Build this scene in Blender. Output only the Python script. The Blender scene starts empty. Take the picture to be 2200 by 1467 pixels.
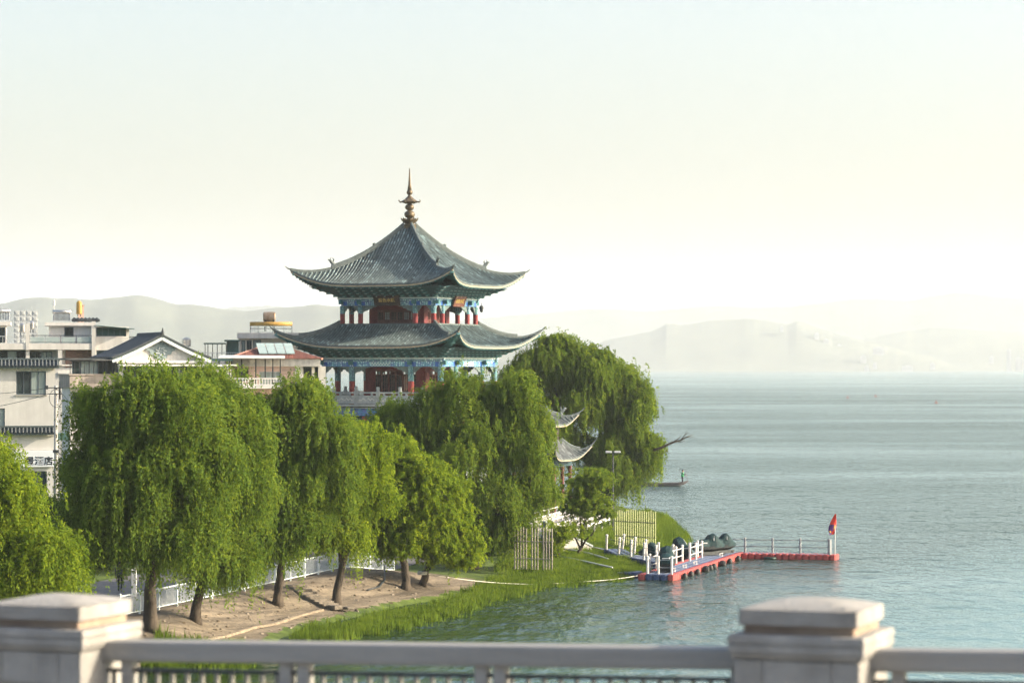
import bpy, bmesh, math, random
import numpy as np
from mathutils import Vector, Matrix

random.seed(7)
rng = np.random.default_rng(11)
sc = bpy.context.scene
COL = sc.collection
R = math.radians

# ------------------------------------------------------------------ camera, sky, sun, exposure
F, HZ, CAMZ = 6000.0, 788.0, 14.0          # focal length in photo pixels, horizon row, eye height above the lake
cam_d = bpy.data.cameras.new('camera')
cam = bpy.data.objects.new('camera', cam_d)
COL.objects.link(cam)
cam.location = (0, 0, CAMZ)
cam.rotation_euler = (R(90), 0, 0)
cam_d.sensor_width = 36.0
cam_d.lens = 36.0 * F / 2200.0
cam_d.shift_y = (HZ - 733.5) / 2200.0
cam_d.clip_start = 0.5
cam_d.clip_end = 60000
cam_d.dof.use_dof = True
cam_d.dof.focus_distance = 215.0
cam_d.dof.aperture_fstop = 3.6
sc.camera = cam

SUN_EL, SUN_AZ = 23.0, 92.0                # azimuth from +Y (view direction) towards +X (right)
HAZE = 0.80e-4
world = bpy.data.worlds.new('World')
sc.world = world
world.use_nodes = True
wn = world.node_tree
wn.nodes.clear()
w_out = wn.nodes.new('ShaderNodeOutputWorld')
w_bg = wn.nodes.new('ShaderNodeBackground')
w_sky = wn.nodes.new('ShaderNodeTexSky')
w_sky.sky_type = 'NISHITA'
w_sky.sun_disc = False
w_sky.sun_elevation = R(SUN_EL)
w_sky.sun_rotation = R(SUN_AZ)
w_sky.altitude = 0
w_sky.air_density = 1.0
w_sky.dust_density = 5.2
w_sky.ozone_density = 1.0
w_bg.inputs['Strength'].default_value = 0.15
wn.links.new(w_sky.outputs[0], w_bg.inputs[0])
wn.links.new(w_bg.outputs[0], w_out.inputs['Surface'])

sun_d = bpy.data.lights.new('sun', 'SUN')
sun_d.energy = 4.3
sun_d.angle = R(0.6)
sun_d.color = (1.0, 0.87, 0.66)
sun = bpy.data.objects.new('sun', sun_d)
COL.objects.link(sun)
sv = Vector((math.cos(R(SUN_EL)) * math.sin(R(SUN_AZ)), math.cos(R(SUN_EL)) * math.cos(R(SUN_AZ)), math.sin(R(SUN_EL))))
sun.rotation_euler = sv.to_track_quat('Z', 'Y').to_euler()
sun.location = (60, 40, 80)

sc.view_settings.view_transform = 'Standard'
sc.view_settings.look = 'None'
sc.view_settings.exposure = 1.20
sc.view_settings.gamma = 1.0
sc.view_settings.use_curve_mapping = False
sc.render.engine = 'CYCLES'
sc.cycles.use_denoising = True
sc.cycles.denoising_input_passes = 'RGB_ALBEDO'
sc.cycles.max_bounces = 8
sc.cycles.diffuse_bounces = 3
sc.cycles.glossy_bounces = 3
sc.cycles.transmission_bounces = 4
sc.cycles.volume_bounces = 1
sc.cycles.sample_clamp_indirect = 6.0

# ------------------------------------------------------------------ helpers
def W(px, py, Z):
    return Vector(((px - 1100.0) / F * Z, Z, CAMZ - (py - HZ) / F * Z))

def XW(px, Z): return (px - 1100.0) / F * Z
def ZW(py, Z): return CAMZ - (py - HZ) / F * Z

class MB:
    """collects shapes for ONE mesh object"""
    def __init__(s):
        s.v = []; s.f = []; s.m = []; s.t = []
    def add(s, vs, fs, m=0, t=0.5):
        o = len(s.v)
        s.v += [tuple(v) for v in vs]
        s.f += [tuple(i + o for i in f) for f in fs]
        s.m += [m] * len(fs); s.t += [t] * len(fs)
    def box(s, x0, x1, y0, y1, z0, z1, m=0, M=None, t=0.5):
        vs = [(x0,y0,z0),(x1,y0,z0),(x1,y1,z0),(x0,y1,z0),(x0,y0,z1),(x1,y0,z1),(x1,y1,z1),(x0,y1,z1)]
        if M is not None: vs = [M @ Vector(v) for v in vs]
        s.add(vs, [(0,3,2,1),(4,5,6,7),(0,1,5,4),(1,2,6,5),(2,3,7,6),(3,0,4,7)], m, t)
    def frus(s, x0, x1, y0, y1, z0, z1, ins, m=0, M=None):
        vs = [(x0,y0,z0),(x1,y0,z0),(x1,y1,z0),(x0,y1,z0),(x0+ins,y0+ins,z1),(x1-ins,y0+ins,z1),(x1-ins,y1-ins,z1),(x0+ins,y1-ins,z1)]
        if M is not None: vs = [M @ Vector(v) for v in vs]
        s.add(vs, [(0,3,2,1),(4,5,6,7),(0,1,5,4),(1,2,6,5),(2,3,7,6),(3,0,4,7)], m)
    def bar(s, a, b, w, h, m=0, up=(0,0,1), t=0.5):
        a = Vector(a); b = Vector(b); d = b - a
        u = Vector(up); d.normalize()
        if abs(d.dot(u)) > 0.98: u = Vector((0,1,0))
        x = d.cross(u).normalized() * (w / 2); y = x.cross(d).normalized() * (h / 2)
        vs = [a-x-y,a+x-y,a+x+y,a-x+y,b-x-y,b+x-y,b+x+y,b-x+y]
        s.add(vs, [(0,1,2,3),(7,6,5,4),(0,4,5,1),(1,5,6,2),(2,6,7,3),(3,7,4,0)], m, t)
    def tube(s, pts, rads, n=8, m=0, cap=True, t=0.5):
        pts = [Vector(p) for p in pts]
        if not hasattr(rads, '__len__'): rads = [rads] * len(pts)
        rings = []
        ref = Vector((0.31, 0.17, 0.93))
        for i, p in enumerate(pts):
            d = (pts[min(i+1, len(pts)-1)] - pts[max(i-1, 0)]).normalized()
            r0 = ref if abs(d.dot(ref)) < 0.95 else Vector((1, 0, 0))
            x = d.cross(r0).normalized(); y = d.cross(x)
            rings.append([p + (x * math.cos(2*math.pi*k/n) + y * math.sin(2*math.pi*k/n)) * rads[i] for k in range(n)])
        vs = [q for r in rings for q in r]; fs = []
        for i in range(len(pts) - 1):
            for k in range(n):
                fs.append((i*n+k, i*n+(k+1) % n, (i+1)*n+(k+1) % n, (i+1)*n+k))
        if cap:
            fs.append(tuple(range(n))[::-1]); fs.append(tuple((len(pts)-1)*n + k for k in range(n)))
        s.add(vs, fs, m, t)
    def lathe(s, prof, n=16, c=(0,0,0), m=0):
        vs = []; fs = []
        for r, z in prof:
            for k in range(n):
                a = 2*math.pi*k/n
                vs.append((c[0] + r*math.cos(a), c[1] + r*math.sin(a), c[2] + z))
        for i in range(len(prof) - 1):
            for k in range(n):
                fs.append((i*n+k, i*n+(k+1) % n, (i+1)*n+(k+1) % n, (i+1)*n+k))
        fs.append(tuple(range(n))[::-1]); fs.append(tuple((len(prof)-1)*n + k for k in range(n)))
        s.add(vs, fs, m)
    def prism(s, poly, M, depth, m=0):
        """poly: 2d points in the local XZ plane of M, extruded along local +Y by depth"""
        n = len(poly)
        vs = [M @ Vector((p[0], 0, p[1])) for p in poly] + [M @ Vector((p[0], depth, p[1])) for p in poly]
        fs = [tuple(range(n)), tuple(range(n, 2*n))[::-1]] + [(i, n+i, n+(i+1) % n, (i+1) % n) for i in range(n)]
        s.add(vs, fs, m)
    def mesh(s, name, mats, smooth=False):
        me = bpy.data.meshes.new(name)
        me.from_pydata(s.v, [], s.f)
        for x in (mats if isinstance(mats, (list, tuple)) else [mats]): me.materials.append(x)
        me.polygons.foreach_set('material_index', s.m)
        if smooth: me.polygons.foreach_set('use_smooth', [True] * len(s.f))
        a = me.attributes.new('tint', 'FLOAT', 'FACE')
        a.data.foreach_set('value', s.t)
        bm = bmesh.new(); bm.from_mesh(me)
        bmesh.ops.recalc_face_normals(bm, faces=bm.faces)
        bm.to_mesh(me); bm.free()
        me.update()
        return me
    def build(s, name, mats, parent=None, smooth=False, loc=None, bevel=0, kind=None, label=None):
        o = bpy.data.objects.new(name, s.mesh(name, mats, smooth))
        COL.objects.link(o)
        if parent is not None: o.parent = parent
        if loc is not None: o.location = loc
        if bevel:
            b = o.modifiers.new('bevel', 'BEVEL'); b.width = bevel; b.segments = 2; b.limit_method = 'ANGLE'
        if kind: o['kind'] = kind
        if label: o['label'] = label
        return o

def tag(o, label, cat, group=None):
    o['label'] = label; o['category'] = cat
    if group: o['group'] = group
    return o

def thing(name, label, cat, loc=(0,0,0), rotz=0.0, group=None):
    o = bpy.data.objects.new(name, None)
    COL.objects.link(o)
    o.location = loc; o.rotation_euler = (0, 0, rotz)
    o.empty_display_size = 0.3
    return tag(o, label, cat, group)

def inst(name, me, parent, loc=(0,0,0), rotz=0.0, scale=None, label=None):
    o = bpy.data.objects.new(name, me)
    COL.objects.link(o)
    o.parent = parent; o.location = loc; o.rotation_euler = (0, 0, rotz)
    if scale is not None: o.scale = scale
    if label: o['label'] = label
    return o

def copy_tree(o, parent=None):
    c = o.copy(); COL.objects.link(c)
    if parent is not None: c.parent = parent
    for ch in list(o.children): copy_tree(ch, c)
    return c

def np_mesh(name, verts, quads, mat, tint=None, tri=False):
    k = 3 if tri else 4
    me = bpy.data.meshes.new(name)
    n = len(quads)
    me.vertices.add(len(verts)); me.vertices.foreach_set('co', np.ascontiguousarray(verts, dtype=np.float32).ravel())
    me.loops.add(n * k); me.loops.foreach_set('vertex_index', np.ascontiguousarray(quads, dtype=np.int32).ravel())
    me.polygons.add(n)
    me.polygons.foreach_set('loop_start', np.arange(0, n * k, k, dtype=np.int32))
    try: me.polygons.foreach_set('loop_total', np.full(n, k, dtype=np.int32))
    except Exception: pass
    if tint is not None:
        a = me.attributes.new('tint', 'FLOAT', 'FACE'); a.data.foreach_set('value', np.asarray(tint, dtype=np.float32))
    me.materials.append(mat)
    me.update(calc_edges=True)
    me.validate()
    return me

# ------------------------------------------------------------------ materials
MATS = {}
def pmat(name, c1, c2=None, rough=0.7, scale=3.0, detail=6.0, bump=0.0, bscale=None, metal=0.0, tint=0.0, spec=0.4, lo=0.35, hi=0.65, stretch=None, streak=0.0):
    if name in MATS: return MATS[name]
    m = bpy.data.materials.new(name); m.use_nodes = True
    nt = m.node_tree; N = nt.nodes; L = nt.links
    b = N['Principled BSDF']
    b.inputs['Roughness'].default_value = rough
    b.inputs['Metallic'].default_value = metal
    b.inputs['Specular IOR Level'].default_value = spec
    if c2 is None: c2 = tuple(x * 0.8 for x in c1)
    tc = N.new('ShaderNodeTexCoord'); mp = N.new('ShaderNodeMapping')
    L.new(tc.outputs['Object'], mp.inputs['Vector'])
    if stretch: mp.inputs['Scale'].default_value = stretch
    nz = N.new('ShaderNodeTexNoise'); nz.inputs['Scale'].default_value = scale; nz.inputs['Detail'].default_value = detail
    nz.inputs['Roughness'].default_value = 0.6
    L.new(mp.outputs[0], nz.inputs['Vector'])
    cr = N.new('ShaderNodeValToRGB')
    cr.color_ramp.elements[0].position = lo; cr.color_ramp.elements[1].position = hi
    cr.color_ramp.elements[0].color = (*c2, 1); cr.color_ramp.elements[1].color = (*c1, 1)
    L.new(nz.outputs['Fac'], cr.inputs['Fac'])
    out = cr.outputs['Color']
    if streak:
        mp2 = N.new('ShaderNodeMapping'); mp2.inputs['Scale'].default_value = (2.2, 2.2, 0.18)
        L.new(tc.outputs['Object'], mp2.inputs['Vector'])
        n2 = N.new('ShaderNodeTexNoise'); n2.inputs['Scale'].default_value = 1.3; n2.inputs['Detail'].default_value = 5
        L.new(mp2.outputs[0], n2.inputs['Vector'])
        mr = N.new('ShaderNodeMapRange'); mr.inputs['From Min'].default_value = 0.42; mr.inputs['From Max'].default_value = 0.72
        mr.inputs['To Min'].default_value = 1.0; mr.inputs['To Max'].default_value = 1.0 - streak
        L.new(n2.outputs['Fac'], mr.inputs['Value'])
        hs = N.new('ShaderNodeHueSaturation'); L.new(out, hs.inputs['Color']); L.new(mr.outputs[0], hs.inputs['Value'])
        out = hs.outputs['Color']
    if tint:
        at = N.new('ShaderNodeAttribute'); at.attribute_name = 'tint'
        mr = N.new('ShaderNodeMapRange'); mr.inputs['To Min'].default_value = 1 - tint; mr.inputs['To Max'].default_value = 1 + tint
        L.new(at.outputs['Fac'], mr.inputs['Value'])
        hs = N.new('ShaderNodeHueSaturation'); L.new(out, hs.inputs['Color']); L.new(mr.outputs[0], hs.inputs['Value'])
        out = hs.outputs['Color']
    L.new(out, b.inputs['Base Color'])
    if bump:
        n3 = N.new('ShaderNodeTexNoise'); n3.inputs['Scale'].default_value = bscale or scale * 4; n3.inputs['Detail'].default_value = 6
        L.new(mp.outputs[0], n3.inputs['Vector'])
        bp = N.new('ShaderNodeBump'); bp.inputs['Strength'].default_value = bump; bp.inputs['Distance'].default_value = 0.05
        L.new(n3.outputs['Fac'], bp.inputs['Height']); L.new(bp.outputs[0], b.inputs['Normal'])
    MATS[name] = m
    return m

def leafmat(name, c, tr, tfac=0.42, var=0.45):
    m = bpy.data.materials.new(name); m.use_nodes = True
    nt = m.node_tree; N = nt.nodes; L = nt.links
    N.remove(N['Principled BSDF'])
    at = N.new('ShaderNodeAttribute'); at.attribute_name = 'tint'
    mr = N.new('ShaderNodeMapRange'); mr.inputs['To Min'].default_value = 1 - var; mr.inputs['To Max'].default_value = 1 + var
    L.new(at.outputs['Fac'], mr.inputs['Value'])
    mh = N.new('ShaderNodeMapRange'); mh.inputs['To Min'].default_value = 0.515; mh.inputs['To Max'].default_value = 0.485
    L.new(at.outputs['Fac'], mh.inputs['Value'])
    def var_col(col):
        hs = N.new('ShaderNodeHueSaturation'); hs.inputs['Color'].default_value = (*col, 1)
        L.new(mr.outputs[0], hs.inputs['Value']); L.new(mh.outputs[0], hs.inputs['Hue'])
        return hs.outputs['Color']
    d = N.new('ShaderNodeBsdfDiffuse'); t = N.new('ShaderNodeBsdfTranslucent')
    L.new(var_col(c), d.inputs['Color']); L.new(var_col(tr), t.inputs['Color'])
    mx = N.new('ShaderNodeMixShader'); mx.inputs[0].default_value = tfac
    L.new(d.outputs[0], mx.inputs[1]); L.new(t.outputs[0], mx.inputs[2])
    L.new(mx.outputs[0], N['Material Output'].inputs['Surface'])
    return m

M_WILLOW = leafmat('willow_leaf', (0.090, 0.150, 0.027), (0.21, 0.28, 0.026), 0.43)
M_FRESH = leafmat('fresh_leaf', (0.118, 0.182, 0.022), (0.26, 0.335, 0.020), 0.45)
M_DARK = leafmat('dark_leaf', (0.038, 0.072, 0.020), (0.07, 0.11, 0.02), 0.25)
M_REED = leafmat('reed_leaf', (0.080, 0.128, 0.020), (0.14, 0.205, 0.020), 0.4, 0.5)
M_BARK = pmat('bark', (0.075, 0.058, 0.042), (0.03, 0.024, 0.018), 0.9, 3.0, bump=0.8, bscale=9, stretch=(1, 1, 0.3))
M_WHITEP = pmat('white_paint', (0.74, 0.74, 0.72), (0.6, 0.6, 0.58), 0.45, 1.5, streak=0.15)
M_GREYP = pmat('pale_grey_paint', (0.50, 0.52, 0.53), (0.40, 0.42, 0.43), 0.45, 3.0)
M_STEEL = pmat('steel', (0.55, 0.55, 0.54), (0.42, 0.42, 0.41), 0.28, 2.0, metal=0.85)
M_DKMETAL = pmat('dark_metal', (0.035, 0.045, 0.05), (0.02, 0.025, 0.03), 0.45, 4.0)
M_GLASS = pmat('window_glass', (0.035, 0.055, 0.06), (0.02, 0.03, 0.035), 0.06, 1.2, spec=0.8)
M_CURTAIN = pmat('curtained_glass', (0.33, 0.38, 0.36), (0.22, 0.28, 0.27), 0.15, 3.0, stretch=(6, 6, 0.4))
M_FRAME = pmat('window_frame_grey', (0.10, 0.13, 0.15), (0.08, 0.10, 0.12), 0.5)
M_CONC = pmat('concrete', (0.42, 0.41, 0.38), (0.32, 0.31, 0.29), 0.85, 1.2, bump=0.15, streak=0.2)
# ------------------------------------------------------------------ ground, shore and water
_shore_px = [(150,1480),(330,1436),(540,1424),(580,1395),(602,1372),(690,1343),(780,1322),(870,1300),(960,1286),(1060,1264),
             (1150,1250),(1250,1240),(1335,1226),(1390,1192),(1462,1158),(1476,1146),(1435,1117),(1390,1100),(1330,1085)]
SHORE = [(XW(x, CAMZ*F/(y-HZ)), CAMZ*F/(y-HZ)) for x, y in _shore_px]
SHORE = [(-200.0, 10.0), (-70.0, 60.0), (-30.0, 100.0)] + SHORE + [(8.5, 300.0), (1.0, 345.0), (-8.0, 420.0), (-30.0, 600.0), (-150.0, 1000.0), (-700.0, 2500.0), (-1500.0, 5200.0)]
_poly = np.array(SHORE + [(-9000.0, 5200.0), (-9000.0, 10.0)])

def sdist(X, Y):
    """distance to the shoreline, positive on land"""
    X = np.asarray(X, float); Y = np.asarray(Y, float)
    best = np.full(X.shape, 1e18); ins = np.zeros(X.shape, bool)
    P = _poly; n = len(P)
    for i in range(n):
        x0, y0 = P[i]; x1, y1 = P[(i+1) % n]
        dx, dy = x1-x0, y1-y0
        t = np.clip(((X-x0)*dx + (Y-y0)*dy) / (dx*dx+dy*dy), 0, 1)
        best = np.minimum(best, (X-x0-t*dx)**2 + (Y-y0-t*dy)**2)
        c = (y0 > Y) != (y1 > Y)
        with np.errstate(divide='ignore', invalid='ignore'):
            xi = x0 + (Y-y0) / (dy if dy else 1e-9) * dx
        ins ^= c & (X < xi)
    d = np.sqrt(best)
    return np.where(ins, d, -d)

def sstep(a, b, x):
    t = np.clip((x-a)/(b-a), 0, 1); return t*t*(3-2*t)

def hgt(X, Y, rough=True):
    X = np.asarray(X, float); Y = np.asarray(Y, float)
    d = sdist(X, Y)
    mead = sstep(172, 186, Y)
    top = 1.5 - 0.55*mead
    bank = 0.22*sstep(0, 0.9, d) + 0.16*sstep(0.9, 2.1, d) + 0.14*sstep(2.5, 3.0, d) + 0.14*sstep(3.9, 4.4, d) + (top-0.66)*sstep(1.9, 6.2, d)
    md = top*(1-np.exp(-np.maximum(d, 0)/12.0))
    z = bank*(1-mead) + md*mead
    if rough:
        w = 0.04*(np.sin(X*1.7+Y*0.6)*np.sin(Y*1.1-X*0.4) + 0.6*np.sin(X*3.9-Y*2.3)*np.sin(Y*3.1+X))
        z = z + w*sstep(0.8, 2.5, d)*(1-sstep(5.0, 6.2, d)*(1-mead))
    return np.where(d > 0, z, np.maximum(d*0.45, -2.5))

def gz(x, y): return float(hgt(np.array([x]), np.array([y]))[0])

def gpt(px, py):
    """where the ray through a photo pixel meets the ground"""
    Z = np.arange(100, 420, 0.2)
    X = (px-1100)/F*Z; zr = CAMZ-(py-HZ)/F*Z
    h = np.maximum(hgt(X, Z), 0)
    k = int(np.argmax(zr <= h))
    return Vector((X[k], Z[k], max(h[k], 0.0)))

def logspace(a, b, n): return list(np.geomspace(a, b, n))
gx = np.array(sorted(set([-v for v in logspace(90, 8800, 22)] + list(np.arange(-88, -40, 3.0)) + list(np.arange(-40, 30, 0.55)) + [34, 45, 80])))
gy = np.array(sorted(set([12, 40, 70, 90, 105] + list(np.arange(112, 215, 0.6)) + list(np.arange(216, 360, 3.0)) + logspace(370, 5190, 22))))
GX, GY = np.meshgrid(gx, gy)
GH = hgt(GX, GY)
GD = sdist(GX, GY)
nv = np.stack([GX.ravel(), GY.ravel(), GH.ravel()], 1)
ii = np.arange(len(gy)*len(gx)).reshape(len(gy), len(gx))
qd = np.stack([ii[:-1,:-1], ii[:-1,1:], ii[1:,1:], ii[1:,:-1]], -1).reshape(-1, 4)

mg = bpy.data.materials.new('ground'); mg.use_nodes = True
def _ground_mat(m):
    nt = m.node_tree; N = nt.nodes; L = nt.links; b = N['Principled BSDF']
    b.inputs['Roughness'].default_value = 0.95; b.inputs['Specular IOR Level'].default_value = 0.15
    geo = N.new('ShaderNodeNewGeometry')
    def noise(scale, det, st=None):
        mp = N.new('ShaderNodeMapping'); L.new(geo.outputs['Position'], mp.inputs['Vector'])
        if st: mp.inputs['Scale'].default_value = st
        n = N.new('ShaderNodeTexNoise'); n.inputs['Scale'].default_value = scale; n.inputs['Detail'].default_value = det
        L.new(mp.outputs[0], n.inputs['Vector']); return n.outputs['Fac']
    def dotp(v):
        x = N.new('ShaderNodeVectorMath'); x.operation = 'DOT_PRODUCT'; L.new(geo.outputs['Position'], x.inputs[0]); x.inputs[1].default_value = v; return x.outputs['Value']
    cxyz = N.new('ShaderNodeCombineXYZ'); L.new(dotp((.066, .135, 0)), cxyz.inputs[0]); L.new(dotp((1.17, -.57, 0)), cxyz.inputs[1])
    nst = N.new('ShaderNodeTexNoise'); nst.inputs['Scale'].default_value = 1.0; nst.inputs['Detail'].default_value = 9; nst.inputs['Roughness'].default_value = 0.65
    L.new(cxyz.outputs[0], nst.inputs['Vector'])
    def ramp(f, c0, c1, p0, p1):
        r = N.new('ShaderNodeValToRGB'); r.color_ramp.elements[0].position = p0; r.color_ramp.elements[1].position = p1
        r.color_ramp.elements[0].color = (*c0, 1); r.color_ramp.elements[1].color = (*c1, 1); L.new(f, r.inputs['Fac']); return r.outputs['Color']
    dirt = ramp(nst.outputs['Fac'], (0.080, 0.068, 0.053), (0.24, 0.202, 0.152), 0.36, 0.66)
    fine = ramp(noise(5.0, 8), (0.72, 0.72, 0.72), (1.15, 1.12, 1.08), 0.3, 0.7)
    mu = N.new('ShaderNodeMix'); mu.data_type = 'RGBA'; mu.blend_type = 'MULTIPLY'; mu.inputs[0].default_value = 1
    L.new(dirt, mu.inputs[6]); L.new(fine, mu.inputs[7])
    grass = ramp(noise(0.8, 8), (0.045, 0.07, 0.02), (0.10, 0.14, 0.028), 0.35, 0.65)
    at = N.new('ShaderNodeAttribute'); at.attribute_name = 'grass'
    ad = N.new('ShaderNodeMath'); ad.operation = 'ADD'; L.new(at.outputs['Fac'], ad.inputs[0])
    nb = N.new('ShaderNodeMapRange'); nb.inputs['To Min'].default_value = -0.45; nb.inputs['To Max'].default_value = 0.45
    L.new(noise(1.4, 6), nb.inputs['Value']); L.new(nb.outputs[0], ad.inputs[1])
    st = N.new('ShaderNodeMapRange'); st.inputs['From Min'].default_value = 0.4; st.inputs['From Max'].default_value = 0.6
    L.new(ad.outputs[0], st.inputs['Value'])
    mx = N.new('ShaderNodeMix'); mx.data_type = 'RGBA'; L.new(st.outputs[0], mx.inputs[0]); L.new(mu.outputs[2], mx.inputs[6]); L.new(grass, mx.inputs[7])
    L.new(mx.outputs[2], b.inputs['Base Color'])
    bp = N.new('ShaderNodeBump'); bp.inputs['Strength'].default_value = 0.9; bp.inputs['Distance'].default_value = 0.12
    L.new(noise(2.2, 10, (0.5, 1, 1)), bp.inputs['Height']); L.new(bp.outputs[0], b.inputs['Normal'])
_ground_mat(mg)
gme = np_mesh('ground', nv, qd, mg)
ga = gme.attributes.new('grass', 'FLOAT', 'POINT')
gmask = np.clip(sstep(176, 184, GY) + sstep(60, 100, np.abs(GX)) + 0.75*sstep(0.5, 0.0, np.abs(GD-0.2))*0 + sstep(11.5, 13, GD), 0, 1)
gmask = np.where((GD < 0.9) & (GY > 140), np.maximum(gmask, 0.7), gmask)
ga.data.foreach_set('value', gmask.ravel().astype(np.float32))
gme.polygons.foreach_set('use_smooth', [True]*len(gme.polygons))
ground = bpy.data.objects.new('ground', gme); COL.objects.link(ground); ground['kind'] = 'structure'

# lake: one sheet to the horizon
mw = bpy.data.materials.new('lake_water'); mw.use_nodes = True
def _water(m):
    nt = m.node_tree; N = nt.nodes; L = nt.links; b = N['Principled BSDF']
    b.inputs['Roughness'].default_value = 0.09
    b.inputs['IOR'].default_value = 1.33
    geo = N.new('ShaderNodeNewGeometry')
    def noise(scale, det, st, rgh=0.55):
        mp = N.new('ShaderNodeMapping'); L.new(geo.outputs['Position'], mp.inputs['Vector']); mp.inputs['Scale'].default_value = st
        n = N.new('ShaderNodeTexNoise'); n.inputs['Scale'].default_value = scale; n.inputs['Detail'].default_value = det
        n.inputs['Roughness'].default_value = rgh
        L.new(mp.outputs[0], n.inputs['Vector']); return n.outputs['Fac']
    def math_(op, a, bb):
        x = N.new('ShaderNodeMath'); x.operation = op
        for i, v in enumerate((a, bb)):
            if isinstance(v, (int, float)): x.inputs[i].default_value = v
            else: L.new(v, x.inputs[i])
        return x.outputs[0]
    # trees' dark green reflection painted into the water colour by the bank, blue-green beyond
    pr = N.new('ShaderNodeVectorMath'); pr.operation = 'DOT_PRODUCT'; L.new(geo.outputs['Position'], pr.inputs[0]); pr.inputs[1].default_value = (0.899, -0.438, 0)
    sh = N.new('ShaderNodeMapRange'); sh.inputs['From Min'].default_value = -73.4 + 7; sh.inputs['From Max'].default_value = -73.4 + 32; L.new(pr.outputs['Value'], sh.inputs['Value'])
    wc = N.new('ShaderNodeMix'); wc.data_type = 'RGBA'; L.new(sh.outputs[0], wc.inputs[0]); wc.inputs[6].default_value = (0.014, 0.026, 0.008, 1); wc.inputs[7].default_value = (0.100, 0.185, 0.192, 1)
    h = math_('ADD', math_('ADD', math_('MULTIPLY', noise(0.75, 3, (0.8, 0.30, 1)), 1.0), math_('MULTIPLY', noise(0.16, 3, (0.9, 1.0, 1)), 0.9)), math_('MULTIPLY', noise(2.0, 4, (0.8, 0.40, 1), 0.6), 0.35))
    # wind patches: long streaks where the surface is rougher or calmer
    wp = noise(0.012, 4, (0.35, 1.0, 1), 0.6)
    mr = N.new('ShaderNodeMapRange'); mr.inputs['From Min'].default_value = 0.35; mr.inputs['From Max'].default_value = 0.65
    mr.inputs['To Min'].default_value = 0.40; mr.inputs['To Max'].default_value = 1.35
    L.new(wp, mr.inputs['Value'])
    sp = N.new('ShaderNodeSeparateXYZ'); L.new(geo.outputs['Position'], sp.inputs[0])
    far = N.new('ShaderNodeMapRange'); far.inputs['From Min'].default_value = 1500; far.inputs['From Max'].default_value = 2100
    far.inputs['To Min'].default_value = 1.0; far.inputs['To Max'].default_value = 0.60
    L.new(sp.outputs['Y'], far.inputs['Value'])
    near = N.new('ShaderNodeMapRange'); near.inputs['From Min'].default_value = 130; near.inputs['From Max'].default_value = 190
    near.inputs['To Min'].default_value = 0.75; near.inputs['To Max'].default_value = 1.0
    L.new(sp.outputs['Y'], near.inputs['Value'])
    stg = math_('MULTIPLY', math_('MULTIPLY', mr.outputs[0], far.outputs[0]), near.outputs[0])
    bp = N.new('ShaderNodeBump'); bp.inputs['Distance'].default_value = 1.1
    L.new(math_('MULTIPLY', stg, 1.0), bp.inputs['Strength']); L.new(h, bp.inputs['Height'])
    # wind-roughened lake: body colour under a sky reflection weakened by the small waves' own slopes
    N.remove(b)
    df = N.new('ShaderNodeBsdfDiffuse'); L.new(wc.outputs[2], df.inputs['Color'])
    gl = N.new('ShaderNodeBsdfGlossy'); gl.inputs['Color'].default_value = (0.84, 0.97, 1.0, 1); gl.inputs['Roughness'].default_value = 0.10; L.new(bp.outputs[0], gl.inputs['Normal'])
    fr = N.new('ShaderNodeFresnel'); fr.inputs['IOR'].default_value = 1.33; L.new(bp.outputs[0], fr.inputs['Normal'])
    fm = N.new('ShaderNodeMapRange'); fm.inputs['To Min'].default_value = 0.06; fm.inputs['To Max'].default_value = 0.92; L.new(fr.outputs[0], fm.inputs['Value'])
    ms = N.new('ShaderNodeMixShader'); L.new(fm.outputs[0], ms.inputs[0]); L.new(df.outputs[0], ms.inputs[1]); L.new(gl.outputs[0], ms.inputs[2])
    L.new(ms.outputs[0], N['Material Output'].inputs['Surface'])
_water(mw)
def sheet(name, x0, x1, y0, y1, z, mat):
    mb = MB(); mb.add([(x0,y0,z),(x1,y0,z),(x1,y1,z),(x0,y1,z)], [(0,1,2,3)])
    o = mb.build(name, mat); o['kind'] = 'structure'; return o
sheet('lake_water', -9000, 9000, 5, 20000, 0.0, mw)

# promenade path behind the fence
FA, FB = Vector((-19.0, 141.0, 0)), Vector((-9.3, 177.0, 0))
fd = (FB-FA).normalized(); fn = Vector((-fd.y, fd.x, 0))     # fn points inland
mb = MB()
rows = []
for i in range(-14, 30):
    p = FA + fd*(i*2.0)
    a = p + fn*0.7; c = p + fn*10.5
    rows.append([(a.x, a.y, float(hgt(a.x, a.y, False))+0.03), (c.x, c.y, float(hgt(c.x, c.y, False))+0.03)])
for i in range(len(rows)-1):
    mb.add([rows[i][0], rows[i][1], rows[i+1][1], rows[i+1][0]], [(0,1,2,3)])
o = mb.build('path', pmat('asphalt', (0.13, 0.13, 0.13), (0.085, 0.085, 0.085), 0.9, 2.0, bump=0.3)); o['kind'] = 'structure'

# raised strip added for the sunlit dirt edge along the bank's foot
mb = MB(); kp = [gpt(*p) for p in ((250,1412),(300,1402),(420,1379),(480,1369),(540,1350),(590,1341),(640,1325),(692,1311))]
for a, b in zip(kp[:-1], kp[1:]): mb.bar(a + Vector((0,0,.02)), b + Vector((0,0,.02)) + (b-a)*.004, .22, .14)
o = mb.build('lit_dirt_edge', pmat('pale_edge_dirt', (0.26, 0.21, 0.15), (0.15, 0.12, 0.085), 0.9, 2.0, bump=.3)); o['kind'] = 'structure'

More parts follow.
